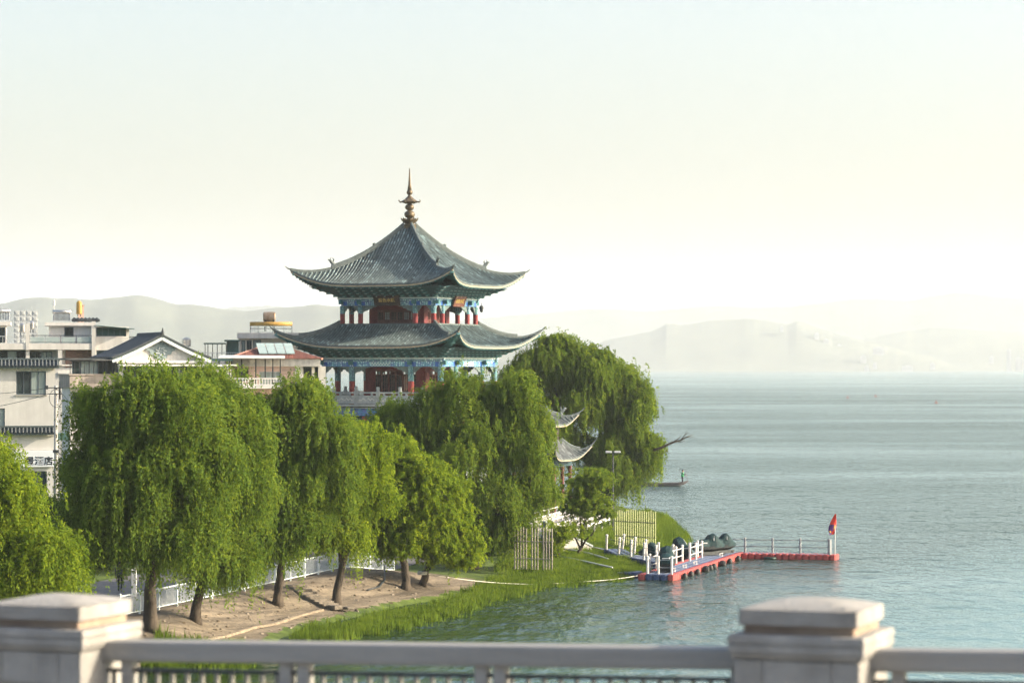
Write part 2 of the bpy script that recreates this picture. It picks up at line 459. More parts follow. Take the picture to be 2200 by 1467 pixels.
# loose stones and crumbs of earth on the bank
sb_ = MB(); r5 = random.Random(12)
for i in range(650):
    px = r5.uniform(300, 900); py = 1400 - (px-300)*.20 + r5.uniform(-75, 25)
    q = gpt(px, py); dd_ = float(sdist(np.array([q.x]), np.array([q.y]))[0])
    if dd_ < .6 or dd_ > 5.9: continue
    s_ = r5.choice((.03, .04, .05, .06, .10)); M = Matrix.Translation(q) @ Matrix.Rotation(r5.uniform(0, 6), 4, 'Z') @ Matrix.Rotation(r5.uniform(-.5, .5), 4, 'X')
    sb_.frus(-s_, s_, -s_*.8, s_*.8, -s_*.5, s_*.55, s_*.35, r5.randrange(2), M)
o = sb_.build('bank_stones', [pmat('bank_stone', (.26,.22,.17), (.15,.125,.10), .9), pmat('leaf_litter', (.10,.075,.045), (.06,.045,.03), .95)]); o['kind'] = 'stuff'

# ------------------------------------------------------------------ far hills
from mathutils import noise as mnoise
def hills(name, prof, Z, depth, mat, seed, base=0.0):
    r = np.random.default_rng(seed)
    px = np.array([p[0] for p in prof], float); py = np.array([p[1] for p in prof], float)
    n = 380; m = 40
    xs = np.linspace(px[0], px[-1], n); ys = np.interp(xs, px, py)
    k = np.ones(7)/7; ys2 = np.convolve(np.pad(ys, 3, mode='edge'), k, 'valid'); ys = 0.35*ys + 0.65*ys2
    ys = ys + np.convolve(r.normal(0, 1.6, n+4), np.ones(5)/5, 'valid')
    Xr = (xs-1100)/F*Z; H = np.maximum(CAMZ-(ys-HZ)/F*Z, base+1)
    V = []
    ph = r.uniform(0, 6.28, 6)
    for j in range(m):
        u = j/(m-1)                        # 0 front foot .. 1 back foot
        prof_u = math.sin(min(u*2, 1.0)*math.pi/2)**1.3 if u <= 0.5 else math.cos((u-0.5)*math.pi)
        g = math.sin(min(u/0.48, 1)*math.pi) if u < .48 else 0
        rel = np.array([1 + g*(0.05*mnoise.noise(Vector((x/(Z*.016), u*8, seed))) + 0.02*mnoise.noise(Vector((x/(Z*.006), u*20.0, seed+9)))) for x in Xr])
        zz = base - 3 + (H-base+3)*np.clip(prof_u*rel, 0, 1.0)
        yy = Z + (u-0.5)*depth
        V.append(np.stack([Xr*(yy/Z if u <= 0.5 else 1.0), np.full(n, yy), zz], 1))
    V = np.concatenate(V)
    idx = np.arange(n*m).reshape(m, n)
    q = np.stack([idx[:-1,:-1], idx[:-1,1:], idx[1:,1:], idx[1:,:-1]], -1).reshape(-1, 4)
    me = np_mesh(name, V, q, mat)
    me.polygons.foreach_set('use_smooth', [True]*len(me.polygons))
    o = bpy.data.objects.new(name, me); COL.objects.link(o); o['kind'] = 'structure'
    return o
M_HILL = pmat('hill_scrub', (0.10, 0.115, 0.085), (0.045, 0.06, 0.05), 0.95, 0.006, 12)
hills('hills', [(1170,796),(1240,758),(1300,732),(1345,722),(1400,712),(1430,696),(1480,697),(1520,690),(1560,686),(1605,684),(1650,690),(1690,698),(1714,690),(1745,699),(1785,714),(1850,730),(1920,748),(2000,765),(2060,790)], 8900, 900, M_HILL, 3)
hills('hills', [(1620,796),(1700,770),(1800,745),(1880,724),(1950,709),(2010,704),(2080,707),(2200,716),(2330,722),(2500,750),(2680,795)], 9800, 1200, M_HILL, 4)
hills('hills', [(620,795),(760,730),(900,692),(1050,682),(1200,669),(1290,662),(1400,668),(1470,660),(1530,655),(1620,660),(1700,658),(1800,645),(1850,640),(1950,645),(2040,628),(2120,633),(2220,642),(2500,660),(2800,720),(3050,795)], 11500, 1500, M_HILL, 5)
hills('hills', [(-1300,796),(-900,745),(-600,700),(-300,680),(-80,664),(0,652),(60,640),(130,639),(200,645),(250,640),(295,633),(335,641),(375,653),(430,656),(480,664),(530,669),(600,661),(680,655),(740,659),(820,675),(900,692),(1050,708),(1150,728),(1230,755),(1300,795)], 6400, 1200, M_HILL, 6)
hills('hills', [(150,795),(260,730),(350,690),(430,668),(500,660),(560,656),(640,660),(720,668),(900,690),(1000,740),(1080,795)], 10500, 900, M_HILL, 8)
# ------------------------------------------------------------------ trees
def leaves(P0, O, Ls, K, llen, lwid, droop, rs):
    """hanging strands -> leaf quads. P0 (N,3) roots, O (N,3) outward, Ls (N,) lengths, K leaves per strand"""
    N = len(P0)
    u = (np.arange(K)[None, :] + rs.uniform(0, 1, (N, K))) / K
    l = Ls[:, None]
    ho = 0.42 * l * (1 - np.exp(-2.4*u))
    up = 0.30 * l * u * (1-droop*0.0) - droop * l * u**1.7
    p = P0[:, None, :] + O[:, None, :] * ho[..., None]
    p[..., 2] += up
    p += rs.normal(0, 0.055, p.shape)
    tz = 0.30 - 1.7*droop*u**0.7
    d = O[:, None, :]*(0.42*2.4*np.exp(-2.4*u))[..., None] + 0
    d[..., 2] += tz
    d += rs.normal(0, 0.55, d.shape)
    d /= np.linalg.norm(d, axis=-1, keepdims=True) + 1e-9
    s = np.cross(d, rs.normal(0, 1, d.shape)); s /= np.linalg.norm(s, axis=-1, keepdims=True) + 1e-9
    ln = (llen*rs.uniform(0.65, 1.35, (N, K)))[..., None]; wd = (lwid*rs.uniform(0.7, 1.3, (N, K)))[..., None]
    a = p + s*wd; b = p - s*wd + d*ln*0.25; c = p + d*ln
    V = np.stack([a, b, c], 2).reshape(-1, 3)
    return V, N*K

def crown_mesh(lobes, seed, dens=1.0, llen=0.15, lwid=0.044, droop=1.05, slen=(0.8, 2.2), K=26, mat=None, hole=0.0):
    """lobes: (centre Vector, rx, ry, rz) in metres, local"""
    rs = np.random.default_rng(seed)
    VV = []; TT = []
    for (c, rx, ry, rz) in lobes:
        area = 4*math.pi*((rx*ry)**1.6/3 + (rx*rz)**1.6/3 + (ry*rz)**1.6/3)**(1/1.6)
        ncl = max(6, int(area*0.50*dens))
        # clump centres over the lobe's shell, thinner below
        v = rs.normal(0, 1, (ncl, 3)); v /= np.linalg.norm(v, axis=1, keepdims=True)
        v[:, 2] = np.where(v[:, 2] < -0.35, -v[:, 2]*0.6, v[:, 2])
        v /= np.linalg.norm(v, axis=1, keepdims=True)
        rad = rs.uniform(0.50, 1.0, ncl)**0.5
        cc = np.array(c)[None, :] + v*np.array([rx, ry, rz])[None, :]*rad[:, None]
        keep = rs.uniform(0, 1, ncl) >= hole
        cc, v = cc[keep], v[keep]; ncl = len(cc)
        ns = 24
        cr = rs.uniform(0.24, 0.60, ncl)
        off = rs.normal(0, 1, (ncl, ns, 3)) * cr[:, None, None]*np.array([1, 1, 0.75])
        P0 = (cc[:, None, :] + off).reshape(-1, 3)
        O = np.repeat(v[:, None, :], ns, 1).reshape(-1, 3) + rs.normal(0, 0.55, (ncl*ns, 3))
        O[:, 2] *= 0.25
        O /= np.linalg.norm(O, axis=1, keepdims=True) + 1e-9
        L = np.repeat(rs.uniform(slen[0], slen[1], ncl), ns) * rs.uniform(0.6, 1.15, ncl*ns)
        V, n = leaves(P0, O, L, K, llen, lwid, droop, rs)
        VV.append(V)
        ct = np.clip(rs.normal(0.5, 0.20, ncl), 0, 1)
        TT.append(np.clip(np.repeat(np.repeat(ct, ns), K) + rs.normal(0, 0.16, n), 0, 1))
        # loose strands hanging below the bough and light sprays standing out at its top
        if droop > 0.7 and rx > 0.5:
            for mode in (0, 1):
                nc = max(2, int(ncl*(0.19 if mode == 0 else 0.16)))
                v = rs.normal(0, 1, (nc, 3)); v[:, 2] = (-0.25*np.abs(v[:, 2]) if mode == 0 else np.abs(v[:, 2])+.6)
                v /= np.linalg.norm(v, axis=1, keepdims=True)
                cc = np.array(c)[None, :] + v*np.array([rx, ry, rz])[None, :]*rs.uniform(.85, 1.08, (nc, 1))
                ns2 = 4
                P0 = (cc[:, None, :] + rs.normal(0, .16, (nc, ns2, 3))).reshape(-1, 3)
                O = np.repeat(v, ns2, 0) + rs.normal(0, .35, (nc*ns2, 3)); O[:, 2] *= .2; O /= np.linalg.norm(O, axis=1, keepdims=True) + 1e-9
                L = rs.uniform(1.6, 3.0, nc*ns2) if mode == 0 else rs.uniform(.6, 1.2, nc*ns2)
                O2 = O*(0.45 if mode == 0 else 0.6)
                V, n = leaves(P0, O2, L, int(K*1.5) if mode == 0 else K, llen, lwid, 1.25 if mode == 0 else -0.55, rs)
                VV.append(V); TT.append(np.clip(rs.normal(.62, .16, n), 0, 1))
    V = np.concatenate(VV); T = np.concatenate(TT)
    q = np.arange(len(V)).reshape(-1, 3)
    return np_mesh('crown', V, q, mat or M_WILLOW, T, tri=True)

TREE_TRIS = 0
def tree(name, label, cat, base, lobes_px, tr=0.3, seed=1, lean=(0, 0), mat=None, group=None, Z=None, limbs=True, fork=0.42, dscale=0.85, **kw):
    """base: photo pixel of the trunk's foot (or a world point); lobes_px: (cx, cy, rx, ry) in photo pixels at the tree's own distance"""
    global TREE_TRIS
    rs = random.Random(seed)
    if isinstance(base, Vector): B = base
    elif Z is None: B = gpt(*base)
    else:
        x = XW(base[0], Z); B = Vector((x, Z, max(gz(x, Z), 0)))
    Zt = B.y; s = Zt / F
    t = thing(name, label, cat, B, 0, group)
    lobes = []
    for i, (cx, cy, rx, ry) in enumerate(lobes_px):
        c = W(cx, cy, Zt) - B
        c.y += rs.uniform(-0.5, 0.5)*rx*s*0.9
        r = rx*s
        lobes.append((c, r, r*dscale + 0.25, ry*s))
    # break every lobe into a core and a few overlapping boughs so that the outline is uneven
    rl = np.random.default_rng(seed+500); fine = []
    for (c, rx, ry, rz) in lobes:
        if rx < 0.75: fine.append((c, rx*.85, ry*.85, rz*.85)); continue
        fine.append((c - Vector((0, 0, rz*.08)), rx*.72, ry*.72, rz*.76))
        for k in range(5):
            v = rl.normal(0, 1, 3); v[2] = abs(v[2])*0.9 - 0.25; v /= np.linalg.norm(v); v[1] = -abs(v[1]) if k < 3 else v[1]
            q = rl.uniform(.26, .46)
            fine.append((c + Vector((v[0]*rx*.70, v[1]*ry*.70, v[2]*rz*.72)), rx*q, ry*q, rz*q*rl.uniform(.8, 1.25)))
    me = crown_mesh(fine, seed, mat=mat, **kw)
    TREE_TRIS += len(me.polygons)
    o = bpy.data.objects.new('crown', me); COL.objects.link(o); o.parent = t
    # trunk and limbs
    topz = sum(l[0].z for l in lobes)/len(lobes)
    cxm = sum(l[0].x for l in lobes)/len(lobes)
    fz = topz*fork
    mb = MB()
    pts = []; n = 7
    for i in range(n):
        u = i/(n-1)
        pts.append(Vector((cxm*0.35*u*u + lean[0]*u + rs.uniform(-.06, .06), lean[1]*u + rs.uniform(-.06, .06), -0.25 + (fz+0.25)*u)))
    mb.tube(pts, [tr*(1.45 if i == 0 else 1.12 if i == 1 else 1.0 - 0.28*i/(n-1)) for i in range(n)], 9)
    mb.build('trunk', M_BARK, t, smooth=True)
    if limbs:
        top = pts[-1]
        for (c, rx, ry, rz) in lobes[:9]:
            lb = MB()
            end = c + Vector((rs.uniform(-.2, .2)*rx, rs.uniform(-.2, .2)*ry, rz*0.45))
            st = pts[-2] if rs.random() < .5 else top
            mid = st.lerp(end, 0.5) + Vector((0, 0, -0.12*(end-st).length + rs.uniform(0, .4)))
            q = [st - (top-pts[-2])*0.2, st.lerp(mid, 0.5) + Vector((rs.uniform(-.1,.1), rs.uniform(-.1,.1), .1)), mid, mid.lerp(end, .55) + Vector((rs.uniform(-.15,.15), 0, 0)), end]
            lb.tube(q, [tr*.50, tr*.40, tr*.30, tr*.19, tr*.06], 6)
            lb.build('limb', M_BARK, t, smooth=True)
    return t

WG = 'willows along the lake bank'
tree('willow_tree', 'broad tall willow right behind the left bridge pillar, trunk at the white fence', 'tree', (325,1352),
     [(335,893,86,86),(255,950,95,125),(395,938,98,112),(232,1045,80,118),(330,1075,125,140),(425,1010,85,140),(210,1140,58,66),(300,1160,100,70),(395,1150,90,80)],
     tr=0.36, seed=21, group=WG, dens=0.96)
tree('willow_tree', 'willow hanging low to the dirt bank, short trunk right of the pillar willow', 'tree', (420,1336),
     [(460,892,68,76),(508,965,70,105),(540,1065,48,105),(480,1085,80,120),(500,1215,48,58),(425,850,60,58),(450,1190,58,68)],
     tr=0.27, seed=22, group=WG, dens=1.0, slen=(0.9, 2.3))
tree('willow_tree', 'sunlit willow cut off by the left edge of the photo, above the left pillar', 'tree', Vector((XW(-60,123), 123, 1.0)),
     [(-48,985,50,56),(2,1075,50,72),(10,1160,90,90),(95,1200,48,48),(-50,1080,80,110),(60,1235,80,42),(-70,1220,80,70)],
     tr=0.4, seed=23, group=WG, dens=1.0, mat=M_FRESH)
tree('willow_tree', 'narrow pointed willow with dark trunk beside the stone steps', 'tree', (596,1300),
     [(648,858,38,45),(640,920,66,72),(690,950,56,66),(618,1005,75,88),(698,1045,70,80),(645,1115,82,70),(625,1170,58,46),(585,930,36,60)],
     tr=0.27, seed=24, group=WG, slen=(0.6, 1.5))
tree('willow_tree', 'leaning trunked willow standing by the lower end of the stone steps', 'tree', (720,1299),
     [(745,962,44,46),(770,1000,56,76),(738,1070,66,76),(716,1150,54,58),(790,1060,40,60)],
     tr=0.26, seed=25, group=WG, lean=(0.25, 0), slen=(0.6, 1.6), mat=M_FRESH)
tree('lakeside_tree', 'bright yellow green round leaved tree between the steps and the reeds', 'tree', (872,1266),
     [(850,992,45,46),(812,1050,52,66),(888,1055,70,76),(828,1130,64,58),(915,1130,58,58),(868,1178,64,38),(800,985,30,40)],
     tr=0.28, seed=26, mat=M_FRESH, droop=0.65, slen=(0.5, 1.2), llen=0.15, lwid=0.050)
tree('lakeside_tree', 'lower round leaved tree with the rope tied around its trunk', 'tree', (908,1259),
     [(948,1070,42,50),(962,1140,44,46),(985,1190,30,28),(930,1180,36,36)],
     tr=0.27, seed=27, mat=M_FRESH, droop=0.65, slen=(0.5, 1.1), llen=0.15, lwid=0.050)
tree('willow_tree', 'large willow in front of the pagoda, hiding its lower right corner', 'tree', (1015,1222),
     [(980,875,86,66),(900,925,78,75),(1085,885,72,72),(1000,975,115,95),(1115,975,68,84),(915,1025,64,52),(1150,1055,42,72),(1060,1070,100,76),(1085,1150,62,44),(848,905,30,26),(1105,850,34,40),(1140,935,38,56)],
     tr=0.42, seed=28, group=WG, slen=(0.7, 1.9), dens=0.95)
tree('willow_tree', 'biggest willow right of the pagoda, its strands hanging over the lake', 'tree', (1302,1092),
     [(1190,785,90,52),(1270,812,82,60),(1318,868,68,68),(1346,930,48,80),(1245,875,98,96),(1325,985,78,58),(1160,805,66,56),(1120,845,46,70),(1150,905,40,50),(1195,955,76,76),(1370,845,20,18),(1356,995,42,44),(1335,1035,50,36),(1378,950,30,54),(1200,742,24,18),(1255,785,58,50),(1318,822,48,46),(1372,890,30,44)],
     tr=0.55, seed=29, group=WG, slen=(0.9, 2.6), dens=0.62, llen=0.21, lwid=0.062, K=23)
tree('young_tree', 'thin airy young tree growing from the reeds left of the dock', 'tree', (1243,1201),
     [(1255,1090,34,38),(1272,1045,28,40),(1292,1110,22,32),(1226,1145,22,28),(1240,1050,22,30)],
     tr=0.17, seed=30, droop=0.35, slen=(0.4, 0.9), dens=0.7, llen=0.16, lwid=0.050, hole=0.35, mat=M_WILLOW, fork=0.25)
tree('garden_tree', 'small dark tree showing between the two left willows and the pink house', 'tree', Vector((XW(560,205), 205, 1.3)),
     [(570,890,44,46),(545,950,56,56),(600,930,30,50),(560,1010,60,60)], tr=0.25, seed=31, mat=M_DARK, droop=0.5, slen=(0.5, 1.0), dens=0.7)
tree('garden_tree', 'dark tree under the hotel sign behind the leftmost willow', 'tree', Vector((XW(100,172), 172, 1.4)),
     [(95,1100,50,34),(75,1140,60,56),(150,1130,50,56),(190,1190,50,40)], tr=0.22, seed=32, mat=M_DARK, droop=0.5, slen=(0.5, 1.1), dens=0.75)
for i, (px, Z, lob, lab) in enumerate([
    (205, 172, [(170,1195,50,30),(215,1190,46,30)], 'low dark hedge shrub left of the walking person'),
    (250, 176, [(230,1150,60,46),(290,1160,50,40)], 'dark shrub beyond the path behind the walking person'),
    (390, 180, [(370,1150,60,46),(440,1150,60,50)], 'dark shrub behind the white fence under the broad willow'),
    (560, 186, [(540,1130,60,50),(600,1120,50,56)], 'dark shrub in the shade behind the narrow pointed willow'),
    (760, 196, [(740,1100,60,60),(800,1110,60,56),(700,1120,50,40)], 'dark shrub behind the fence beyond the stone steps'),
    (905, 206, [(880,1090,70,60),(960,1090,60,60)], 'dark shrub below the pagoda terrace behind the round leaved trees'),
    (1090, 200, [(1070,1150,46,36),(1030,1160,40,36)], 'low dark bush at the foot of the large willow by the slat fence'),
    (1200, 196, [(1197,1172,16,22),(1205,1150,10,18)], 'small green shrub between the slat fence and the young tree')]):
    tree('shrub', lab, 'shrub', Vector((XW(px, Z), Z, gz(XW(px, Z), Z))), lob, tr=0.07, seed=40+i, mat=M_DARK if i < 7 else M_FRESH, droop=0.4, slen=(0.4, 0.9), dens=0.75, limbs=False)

# dead branch reaching out over the water: a bare part of the biggest willow
big = [o for o in bpy.data.objects if o.name.startswith('willow_tree') and 'biggest' in o.get('label', '') and 'right' in o['label']][0]
db = MB(); Bz = big.location
def bp_(px, py): return W(px, py, Bz.y - 2.0) - Bz
def twig(pts, r0, r1):
    n = len(pts); db.tube([bp_(*p) for p in pts], [r0 + (r1-r0)*i/(n-1) for i in range(n)], 5)
twig([(1380,975),(1420,962),(1446,950),(1462,946),(1474,939),(1488,934)], .16, .025)
twig([(1462,946),(1470,936),(1480,928)], .06, .015); twig([(1446,950),(1460,940),(1466,930)], .06, .015)
twig([(1474,939),(1484,940),(1491,938)], .04, .012); twig([(1455,948),(1463,950),(1472,946)], .05, .015); twig([(1470,936),(1474,928),(1476,924)], .03, .012)
twig([(1380,990),(1400,972),(1420,975),(1436,968)], .05, .015)
db.build('dead_branch', M_BARK, big, smooth=True)

# ------------------------------------------------------------------ reeds along the waterline
def reeds(name, poly_px, n, hmin, hmax, seed, wid=0.05):
    rs = np.random.default_rng(seed)
    P = np.array([(XW(x, CAMZ*F/(y-HZ)), CAMZ*F/(y-HZ)) for x, y in poly_px])
    x0, y0 = P.min(0); x1, y1 = P.max(0)
    X = rs.uniform(x0, x1, n*4); Y = rs.uniform(y0, y1, n*4)
    ins = np.zeros(len(X), bool); m = len(P)
    XJ = X + 0.5*np.sin(Y*2.1+X)+rs.normal(0, .35, len(X)); YJ = Y + rs.normal(0, .9, len(X)) + 0.8*np.sin(X*1.9)
    for i in range(m):
        ax, ay = P[i]; bx, by = P[(i+1) % m]
        c = (ay > YJ) != (by > YJ)
        with np.errstate(divide='ignore', invalid='ignore'): xi = ax + (YJ-ay)/((by-ay) if by != ay else 1e-9)*(bx-ax)
        ins ^= c & (XJ < xi)
    X0, Y0 = X, Y
    pn = np.sin(X*1.3+0.7*Y)*np.sin(Y*0.9-X*0.5) + 0.6*np.sin(X*3.1-Y*1.7)
    ins &= rs.uniform(-1.6, 1.0, len(X)) < pn + 0.35
    X, Y = X[ins][:n], Y[ins][:n]; n = len(X); pn = pn[ins][:n]
    z = np.maximum(hgt(X, Y), -0.1)
    h = rs.uniform(hmin, hmax, n)*(1 + 0.18*pn)
    a = rs.uniform(0, 6.28, n); lx = rs.normal(0, 0.16, n)*h; ly = rs.normal(0, 0.16, n)*h
    w = wid*rs.uniform(0.6, 1.3, n)
    A = np.stack([X+np.cos(a)*w, Y+np.sin(a)*w, z-0.1], 1); B = np.stack([X-np.cos(a)*w, Y-np.sin(a)*w, z-0.1], 1)
    C = np.stack([X+lx, Y+ly, z+h], 1)
    V = np.stack([A, B, C], 1).reshape(-1, 3)
    T = np.clip(0.5 + 0.2*pn + rs.normal(0, .2, n), 0, 1)
    me = np_mesh(name, V, np.arange(3*n).reshape(-1, 3), M_REED, T, tri=True)
    o = bpy.data.objects.new(name, me); COL.objects.link(o); o['kind'] = 'stuff'
    tag(o, 'green reed grass growing in a belt along the waterline', 'reeds'); o['label'] = {'reed_grass': 'belt of green reed grass along the lake edge below the trees', 'meadow_grass': 'green meadow grass on the point behind the dock'}[name] if name in ('reed_grass', 'meadow_grass') else 'patch of green reed grass by the near bank under the rail'
    return o
reeds('reed_grass', [(622,1374),(660,1362),(700,1350),(770,1336),(870,1317),(960,1297),(1020,1275),(1090,1252),(1200,1222),(1300,1205),(1345,1202),(1392,1215),(1372,1236),(1300,1250),(1160,1262),(1090,1280),(1040,1296),(960,1322),(880,1346),(780,1364),(690,1380)], 90000, 0.22, 0.60, 1)
reeds('meadow_grass', [(1060,1240),(1110,1212),(1200,1180),(1300,1150),(1400,1100),(1420,1108),(1478,1150),(1440,1182),(1385,1200),(1340,1206),(1200,1225),(1090,1238)], 52000, 0.25, 0.6, 2, 0.045)
reeds('reed_patch', [(322,1424),(420,1415),(540,1412),(552,1428),(440,1440),(330,1444)], 9000, 0.4, 0.7, 3)
# ------------------------------------------------------------------ Chinese roofs (used by the pagoda and the small pavilion)
M_TILE = pmat('grey_roof_tile', (0.125, 0.170, 0.170), (0.072, 0.106, 0.110), 0.6, 1.5, tint=0.85, bump=0.2)
M_PAN = pmat('roof_pan', (0.055, 0.080, 0.082), (0.035, 0.050, 0.052), 0.8, 2.0)
M_RIDGE = pmat('ridge_tile', (0.105, 0.130, 0.130), (0.06, 0.08, 0.08), 0.65, 2.5, bump=0.3)
M_EAVE = pmat('eave_edge', (0.40, 0.34, 0.24), (0.26, 0.23, 0.17), 0.7, 3.0)
M_TEAL = pmat('teal_paint', (0.035, 0.155, 0.165), (0.018, 0.085, 0.10), 0.55, 5.0)
M_TEAL2 = pmat('blue_green_paint', (0.06, 0.19, 0.20), (0.035, 0.125, 0.145), 0.55, 6.0)
M_TEALDK = pmat('dark_teal_paint', (0.016, 0.062, 0.072), (0.008, 0.035, 0.045), 0.6, 3.0)
M_EDGE = pmat('pale_trim_paint', (0.45, 0.52, 0.50), (0.34, 0.42, 0.42), 0.5, 6.0)
M_RED = pmat('red_lacquer', (0.22, 0.022, 0.026), (0.15, 0.015, 0.02), 0.38, 3.0)
M_REDWALL = pmat('dark_red_wall', (0.15, 0.018, 0.022), (0.09, 0.012, 0.016), 0.6, 2.0)
M_DOOR = pmat('brown_red_door', (0.13, 0.035, 0.026), (0.08, 0.02, 0.017), 0.5, 3.0, stretch=(5, 5, 1))
M_BLUE = pmat('deep_blue_paint', (0.03, 0.12, 0.42), (0.02, 0.08, 0.30), 0.5, 5.0)
M_STONE = pmat('grey_carved_stone', (0.34, 0.385, 0.40), (0.26, 0.295, 0.31), 0.8, 2.5, bump=0.2, streak=0.2)
M_BRONZE = pmat('aged_bronze', (0.16, 0.115, 0.065), (0.08, 0.065, 0.045), 0.5, 3.0, metal=0.35)
M_GOLD = pmat('gold_lettering', (0.40, 0.29, 0.10), (0.32, 0.23, 0.07), 0.4)
M_PLAQUE = pmat('black_lacquer_board', (0.016, 0.016, 0.018), (0.011, 0.011, 0.012), 0.3)
M_PLAQUE2 = pmat('brown_lacquer_board', (0.16, 0.07, 0.05), (0.11, 0.05, 0.035), 0.4)
M_CARVE = pmat('grey_green_carving', (0.15, 0.20, 0.19), (0.06, 0.10, 0.10), 0.7, 9.0, bump=0.6)

def painted(name, base, c2, c3, sc_):
    """painted beam ornament: small blue, green and white figures"""
    m = bpy.data.materials.new(name); m.use_nodes = True
    nt = m.node_tree; N = nt.nodes; L = nt.links; b = N['Principled BSDF']; b.inputs['Roughness'].default_value = 0.5
    tc = N.new('ShaderNodeTexCoord')
    v = N.new('ShaderNodeTexVoronoi'); v.inputs['Scale'].default_value = sc_; v.inputs['Randomness'].default_value = 0.45
    L.new(tc.outputs['Object'], v.inputs['Vector'])
    r = N.new('ShaderNodeValToRGB'); r.color_ramp.interpolation = 'CONSTANT'
    e = r.color_ramp.elements; e[0].position = 0; e[0].color = (*c3, 1); e[1].position = 0.22; e[1].color = (*c2, 1)
    x = e.new(0.34); x.color = (*base, 1); x = e.new(0.62); x.color = (base[0]*.6, base[1]*.6, base[2]*.7, 1)
    L.new(v.outputs['Distance'], r.inputs['Fac'])
    n = N.new('ShaderNodeTexNoise'); n.inputs['Scale'].default_value = 2.2; L.new(tc.outputs['Object'], n.inputs['Vector'])
    mr = N.new('ShaderNodeMapRange'); mr.inputs['From Min'].default_value = .35; mr.inputs['From Max'].default_value = .65; mr.inputs['To Min'].default_value = 0.48; mr.inputs['To Max'].default_value = 0.54
    L.new(n.outputs['Fac'], mr.inputs['Value'])
    hs = N.new('ShaderNodeHueSaturation'); L.new(r.outputs['Color'], hs.inputs['Color']); L.new(mr.outputs[0], hs.inputs['Hue'])
    L.new(hs.outputs['Color'], b.inputs['Base Color'])
    return m
M_BEAM = painted('painted_beam', (0.085, 0.21, 0.28), (0.15, 0.34, 0.38), (0.60, 0.68, 0.66), 5.5)
M_BEAM2 = painted('painted_beam_blue', (0.10, 0.27, 0.42), (0.18, 0.44, 0.54), (0.62, 0.70, 0.72), 4.5)
M_COLTOP = painted('painted_column_top', (0.06, 0.19, 0.21), (0.13, 0.30, 0.31), (0.46, 0.49, 0.43), 6.5)
M_FRIEZE = painted('painted_frieze', (0.04, 0.15, 0.34), (0.06, 0.22, 0.44), (0.50, 0.56, 0.56), 2.6)

def rot4(k): return Matrix.Rotation(math.pi/2*k, 4, 'Z')

class Roof:
    """square hip roof with upswept corners; face k=0 looks along local -Y"""
    def __init__(s, z0, z1, r0, r1, lift, ext, steep, lp=4.5):
        s.z0, s.z1, s.r0, s.r1, s.lift, s.ext, s.steep, s.lp = z0, z1, r0, r1, lift, ext, steep, lp
    def pt(s, sx, t, up=0.0):
        w = s.r0 + (s.r1-s.r0)*t
        a = abs(sx)
        z = s.z0 + (s.z1-s.z0)*(s.steep*(1-t)**2 + (1-s.steep)*(1-t))
        z += s.lift * a**s.lp * t**3.6
        e = s.ext * a**5 * t**2
        sg = 1 if sx >= 0 else -1
        return Vector((sx*w + sg*e, -w - e, z + up))

